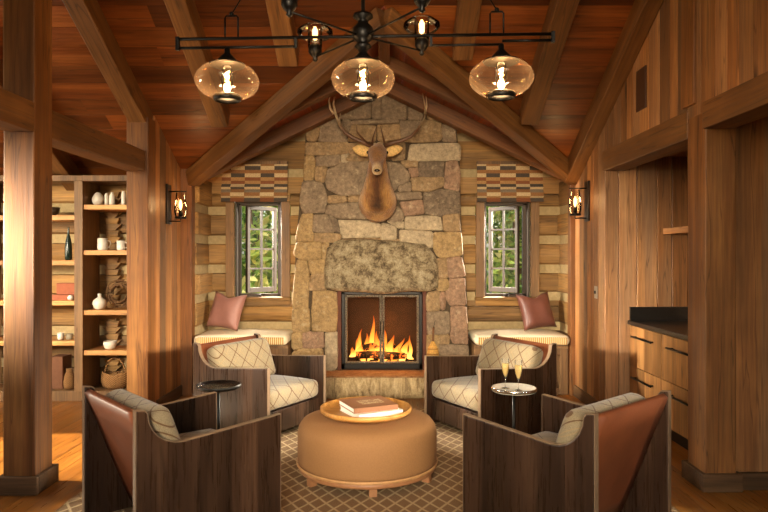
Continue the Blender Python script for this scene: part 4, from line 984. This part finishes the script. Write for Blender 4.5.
# ------------------------------------------------------------------ rug and furniture
rg = MB(); rg.box(-1.92, 1.72, 1.6, 6.25, 0.001, .012, .5); tag(rg.build('area_rug', RUGM, bevel=.004), 'beige lattice patterned wool rug under the chairs', 'rug')
ZR = .0125
def make_chair(label):
    t = thing('lounge_chair', label, 'armchair', (0, 0, ZR), 0, 'club chairs around the ottoman')
    prof = [(.405, 0), (.405, .60), (-.165, .557)]
    for k in range(1, 7): a = R(90 * k / 6); prof.append((-.165 - .185*math.sin(a), .557 + .170*(1 - math.cos(a))))
    prof += [(-.362, .742), (-.405, .748), (-.405, 0)]
    for s_ in (-1, 1):
        b = MB(); xi, xo = s_*.362, s_*.40
        # panel of boards: split by board for the grain, one mesh
        cuts = [-.405, -.25, -.08, .1, .26, .405]
        for c0, c1 in zip(cuts, cuts[1:]):
            pg = clip(clip([(p[0], p[1]) for p in prof], 1, 0, c1), -1, 0, -c0)
            b.prism(pg, min(xi, xo), max(xi, xo), 'x')
        bmesh.ops.remove_doubles(b.bm, verts=b.bm.verts[:], dist=.0005)
        inner = [f for f in b.bm.faces if len(set(f.verts)) and all(any(abs(v.co.y - c) < 1e-4 for v in f.verts) and abs(f.calc_center_median().y - c) < 1e-4 for c in [min(cuts[1:-1], key=lambda c: abs(c - f.calc_center_median().y))])]
        bmesh.ops.delete(b.bm, geom=inner, context='FACES')
        b.build('side_panel', WALNUT, t, bevel=.007)
        b = MB(); rs = []; pts = prof[:]      # pale edge veneer on front, arm, scoop, rear; caught light painted in
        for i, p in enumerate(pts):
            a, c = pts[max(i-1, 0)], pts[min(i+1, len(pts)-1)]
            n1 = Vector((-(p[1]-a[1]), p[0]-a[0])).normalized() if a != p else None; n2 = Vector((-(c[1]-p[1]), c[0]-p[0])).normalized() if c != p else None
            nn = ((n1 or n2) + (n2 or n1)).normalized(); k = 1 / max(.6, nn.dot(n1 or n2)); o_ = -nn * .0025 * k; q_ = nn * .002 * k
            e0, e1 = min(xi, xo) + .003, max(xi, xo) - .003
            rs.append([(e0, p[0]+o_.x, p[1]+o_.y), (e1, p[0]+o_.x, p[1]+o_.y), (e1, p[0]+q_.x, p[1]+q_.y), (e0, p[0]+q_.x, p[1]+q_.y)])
        b.rings(rs, .5, smooth=False); b.build('highlit_edge_band', EDGE, t)
    b = MB(); pr = [(-.392, .725), (-.345, .60), (-.285, .44), (-.225, .28), (-.165, .13), (-.125, .03)]
    th = .022; lo = []; rs = []
    for x in [-.36 + .72*i/8 for i in range(9)]:
        ring = [(x, y - th*.7, z - th*.4) for y, z in pr] + [(x, y + th*.5, z + th*.5) for y, z in pr[::-1]]
        rs.append(ring)
    b.rings(rs, .5, smooth=True); b.build('leather_back', LEATH, t)
    MB().box(-.358, .358, .27, .36, .05, .225).build('front_rail', WALNUT, t, bevel=.004)
    b = MB(); b.softbox(.355, .285, .08, .055, .02, 9, (0, .095, .315)); b.build('seat_cushion', PLAID, t)
    b = MB(); b.softbox(.352, .075, .185, .06, 0, 9); b.build('back_cushion', PLAID, t, (0, -.215, .545), (R(20), 0, 0))
    return t
chairs = [((-1.146, 3.613), 48, 'dark walnut lounge chair at the lower left, seen from behind, beside the bare round table'),
          ((1.008, 3.55), -41.7, 'dark walnut lounge chair at the lower right, seen from behind, in front of the cabinets'),
          ((-1.071, 5.58), 120, 'dark walnut lounge chair in front of the left window seat, facing the viewer'),
          ((.909, 5.55), -120, 'dark walnut lounge chair in front of the right window seat, behind the champagne table')]
proto = make_chair(chairs[0][2])
for i, ((x, y), th, lb) in enumerate(chairs):
    o = proto if i == 0 else copy_tree(proto); o.location = (x, y, ZR); o.rotation_euler = (0, 0, -R(th)); o['label'] = lb

# ottoman
oc = Vector((-.115, 4.40, ZR)); ot = thing('ottoman', 'round tan upholstered ottoman in the middle of the rug', 'ottoman', oc)
Ro = .475
MB().lathe([(Ro-.02, .085), (Ro-.005, .09), (Ro, .12), (Ro, .20), (Ro, .29), (Ro-.01, .335), (Ro-.035, .368), (Ro-.08, .385), (Ro-.2, .392), (.02, .395)], (0, 0, 0), 64).build('upholstery', OTTO, ot)
MB().lathe([(Ro+.004, .082), (Ro+.009, .088), (Ro+.009, .096), (Ro+.002, .1)], (0, 0, 0), 64, 0, False).build('piping', PIPE, ot)
MB().lathe([(Ro-.01, .05), (Ro-.005, .055), (Ro-.005, .085), (Ro-.03, .085)], (0, 0, 0), 64).build('plinth', OTTOW, ot)
for k in range(6):
    a = R(-84 + 60*k); cx, cy = (Ro-.04)*math.cos(a), (Ro-.04)*math.sin(a)
    MB().box(-.025, .025, -.025, .025, 0, .055).build('leg', OTTOW, ot, (cx, cy, 0), (0, 0, a), bevel=.004)
zt = ZR + .396
tr = thing('serving_tray', 'round shallow wooden tray on the tan ottoman', 'tray', (-.125, 4.42, zt))
Rt = .315
MB().lathe([(.01, 0), (.24, 0), (.27, .004), (Rt-.012, .02), (Rt, .03), (Rt, .052), (Rt-.008, .055), (Rt-.018, .05), (Rt-.022, .025), (Rt-.06, .016), (.01, .014)], (0, 0, 0), 56).build('dish', TRAYW, tr)
def book(name, wd, dp, h, loc, rz, cover, label):
    k = thing(name, label, 'book', loc, rz, 'books on the tray')
    b = MB(); b.box(-wd/2, wd/2, -dp/2, dp/2, 0, .004); b.box(-wd/2, wd/2, -dp/2, dp/2, h - .004, h); b.box(-wd/2, wd/2, -dp/2, -dp/2 + .004, .004, h - .004); b.build('cover', cover, k)
    MB().box(-wd/2 + .005, wd/2 - .005, -dp/2 + .004, dp/2 - .006, .004, h - .004).build('pages', PAPER, k)
book('book', .33, .31, .034, (-.09, 4.40, zt + .017), R(28), WHITEC, 'white covered book at the bottom of the pair in the tray')
book('book', .32, .30, .034, (-.112, 4.415, zt + .052), R(24), BOOKB, 'brown book with pale leafy cover on top of the white book')

# side tables and flutes
def side_table(loc, label, topmat, h):
    t = thing('side_table', label, 'side table', loc, 0, 'small round pedestal tables')
    MB().lathe([(.02, h-.015), (.145, h-.015), (.155, h-.01), (.157, h+.012), (.150, h+.014), (.147, h), (.01, h)], (0, 0, 0), 40).build('top', topmat, t)
    MB().lathe([(.158, h-.006), (.161, h+.0), (.161, h+.012), (.157, h+.016)], (0, 0, 0), 40, 0, False).build('rim', BLACK if topmat is TABLETOP else CHROME, t)
    MB().lathe([(.011, .015), (.011, h*.5), (.013, h*.5+.005), (.011, h*.5+.01), (.011, h-.015)], (0, 0, 0), 14).build('stem', BLACK, t)
    MB().lathe([(.12, 0), (.122, .006), (.10, .012), (.02, .02), (.012, .03)], (0, 0, 0), 32).build('base', BLACK, t)
side_table((PX(218.5, 4.63), 4.63, ZR), 'bare round hammered bronze side table between the two left chairs', TABLETOP, .545)
tx, ty = PX(514, 4.53), 4.53
side_table((tx, ty, ZR), 'round side table holding two champagne flutes between the right chairs', TABLEW, .545)
for (gx, gy_, lb) in ((tx - .055, ty + .03, 'left champagne flute on the round side table, a little farther back'), (tx + .022, ty - .045, 'right champagne flute on the round side table, nearer the viewer')):
    g = thing('champagne_flute', lb, 'glass', (gx, gy_, ZR + .546), 0, 'champagne flutes')
    MB().lathe([(.001, .004), (.030, .0015), (.031, .0), (.004, .008), (.0035, .03), (.0035, .07), (.008, .082), (.019, .11), (.025, .14), (.0265, .17), (.026, .21)], (0, 0, 0), 24, 0, False).build('glass', CLEAR, g)
    MB().lathe([(.002, .082), (.008, .085), (.0175, .11), (.0235, .14), (.025, .175), (.002, .176)], (0, 0, 0), 24).build('champagne', WINE, g)

# ------------------------------------------------------------------ open shelves in the left room
YS = 6.6
def SX(px): return PX(px, YS)
def SZ(py): return PZ(py, YS)
sh = thing('bookcase', 'tall open wooden shelving unit against the log wall at left', 'shelving unit', (-3.0, YS, 0))
def sbx(b, x0, x1, z0, z1, y0=0, y1=.38): return b.box(x0 + 3.0, x1 + 3.0, y0, y1, z0, z1)
dx0, dx1 = SX(75), SX(83.5)
b = MB(); sbx(b, dx0, dx1, .105, 2.27, -.02); b.build('divider', CASEZ, sh, bevel=.004)
b = MB(); sbx(b, -4.25, -4.17, 0, 2.27, -.02); sbx(b, -2.46, -2.40, 0, 2.27, -.02); b.build('side', CASEZ, sh, bevel=.004)
b = MB(); sbx(b, -4.25, -2.40, 2.27, 2.33, -.03); b.build('top', CASEZ, sh, bevel=.004)
b = MB(); sbx(b, -4.17, -2.46, .0, .105, 0); b.build('base', CASEZ, sh, bevel=.004)
LZ = [1.92, 1.455, 1.04, .625]; RZ = [2.03, 1.56, .94, .525]
for z in LZ: sbx(MB(), -4.17, dx0, z - .05, z, 0).build('shelf', SHELFX, sh, bevel=.004)
for z in RZ: sbx(MB(), dx1, -2.46, z - .05, z, 0).build('shelf', SHELFX, sh, bevel=.004)
def pot(name, px, z, prof, mat, label, cat, y=.14, group=None, n=24):
    Yp = YS + y; x = PX(px, Yp)
    return tag(MB().lathe(prof, (0, 0, 0), n).build(name, mat, None, (x, Yp, z + .001)), label, cat, group)
# right bay, from the top
G = 'white vases on the top shelf'
pot('vase', 98, 2.03, [(.03, 0), (.05, .02), (.06, .06), (.05, .10), (.025, .13), (.02, .135)], CERAM, 'wide round white vase on the top right shelf', 'vase', .12, G)
pot('vase', 106.5, 2.03, [(.018, 0), (.02, .02), (.02, .1), (.012, .12), (.012, .13)], CERAM, 'thin white bottle vase next to the round vase on the top shelf', 'vase', .12, G)
pot('vase', 112, 2.03, [(.024, 0), (.028, .02), (.026, .1), (.014, .125), (.014, .135)], CERAM, 'second thin white bottle vase from the round vase, top shelf', 'vase', .12, G)
pot('vase', 123.5, 2.03, [(.02, 0), (.022, .02), (.022, .12), (.014, .14), (.014, .15)], CERAM, 'slim white vase beside the post on the top shelf', 'vase', .12, G)
for px, lb, r, h in ((102.5, 'larger speckled white mug on the right shelf', .05, .125), (121, 'smaller white mug beside the post on the right shelf', .042, .10)):
    m = thing('mug', lb, 'mug', (PX(px, YS + .1), YS + .1, 1.561), 0, 'mugs on the shelf')
    MB().lathe([(r*.85, 0), (r, .01), (r, h), (r-.005, h), (r-.006, .012), (.003, .01)], (0, 0, 0), 24).build('body', CERAM, m)
    MB().tube([(r-.003, 0, h*.8), (r+.03, 0, h*.75), (r+.036, 0, h*.5), (r+.02, 0, h*.28), (r-.003, 0, h*.2)], .006, 8).build('handle', CERAM, m)
pot('vase', 99.5, .94, [(.03, 0), (.055, .015), (.07, .06), (.06, .10), (.025, .125), (.016, .135), (.02, .165), (.012, .165)], CERAM, 'bulbous white vase with narrow neck beside the wreath', 'vase', .1)
wr = thing('wreath', 'round twig wreath leaning on the right shelf', 'wreath', (PX(120, YS + .2), YS + .2, .941 + .16))
b = MB(); rnd = random.Random(5)
for k in range(26):
    ph = rnd.uniform(0, 6.28); ln = rnd.uniform(2, 5); rr = .115 + rnd.uniform(-.03, .035); yy = rnd.uniform(-.035, .035)
    b.tube([(rr*math.cos(ph + ln*i/9) * (1 + .04*math.sin(5*i)), yy + .01*math.sin(i + ph), rr*math.sin(ph + ln*i/9)) for i in range(10)], .006, 5)
b.build('twigs', WREATHM, wr)
pot('bowl', 110, .525, [(.03, 0), (.05, .01), (.066, .05), (.066, .085), (.06, .085), (.055, .04), (.004, .015)], CERAM, 'small white ceramic bowl on the lower right shelf', 'bowl', .1)
bk = thing('basket', 'low wicker basket with hoop handle on the bottom shelf', 'basket', (PX(115, YS + .15), YS + .15, .106))
b = MB(); n = 28
b.rings([[(a*math.cos(2*math.pi*i/n), .62*a*math.sin(2*math.pi*i/n), z + zz*abs(math.cos(2*math.pi*i/n))) for i in range(n)] for a, z, zz in ((.09, 0, 0), (.13, .03, 0), (.145, .09, .01), (.135, .15, .03), (.125, .155, .03), (.13, .09, .01), (.1, .02, 0))]); b.build('body', WICK, bk)
MB().tube([(.11*math.cos(R(a)), 0, .13 + .19*math.sin(R(a))) for a in range(0, 181, 12)], .009, 8).build('handle', WICK, bk)
# left bay
pot('bowl', 52.5, 1.92, [(.03, 0), (.06, .03), (.075, .09), (.068, .09), (.05, .03), (.003, .015)], plain('brown_glaze', '#3a2a1c', .4), 'dark bowl on the top left shelf, partly behind the front post', 'bowl', .12)
pot('bottle', 68.5, 1.455, [(.03, 0), (.036, .02), (.036, .13), (.028, .2), (.012, .27), (.008, .33), (.01, .345)], GREENG, 'tall dark green tapered bottle on the left shelf', 'bottle', .12)
tb = thing('terracotta_box', 'terracotta coloured flat box standing on the left shelf', 'box', (SX(61), YS + .2, 1.041)); MB().box(-.14, .115, -.02, .12, 0, .17).build('back', TERRA, tb, bevel=.004); MB().box(-.14, .115, -.15, -.02, 0, .055).build('lid', TERRA, tb, bevel=.004)
pot('pebble_ornament', 70.5, 1.04, [(.008, 0), (.026, .012), (.03, .03), (.02, .05), (.004, .056)], CERAM, 'small round white ornament by the terracotta box', 'ornament', .025)
pot('cup', 60.5, .625, [(.02, 0), (.03, .01), (.034, .07), (.03, .07), (.026, .014), (.003, .01)], CERAM, 'small pale cup on the lower left shelf, nearer the front post', 'cup', .1, 'small cups on the shelf')
pot('cup', 69.5, .625, [(.026, 0), (.035, .01), (.036, .06), (.031, .06), (.028, .014), (.003, .01)], plain('stoneware', '#8d8068', .5), 'grey stoneware cup on the lower left shelf beside the divider', 'cup', .1, 'small cups on the shelf')
v = pot('woven_vase', 69.5, .105, [(.04, 0), (.055, .02), (.06, .08), (.045, .15), (.03, .18), (.035, .215), (.028, .215)], WICK, 'woven vase with narrow neck on the bottom left shelf', 'vase', .12)
tag(MB().box(-.07, .07, -.1, .1, 0, .34).build('storage_box', plain('brown_fibre', '#6a4228', .8), None, (SX(51), YS + .2, .106), bevel=.008), 'tall brown storage box on the bottom left shelf', 'box')
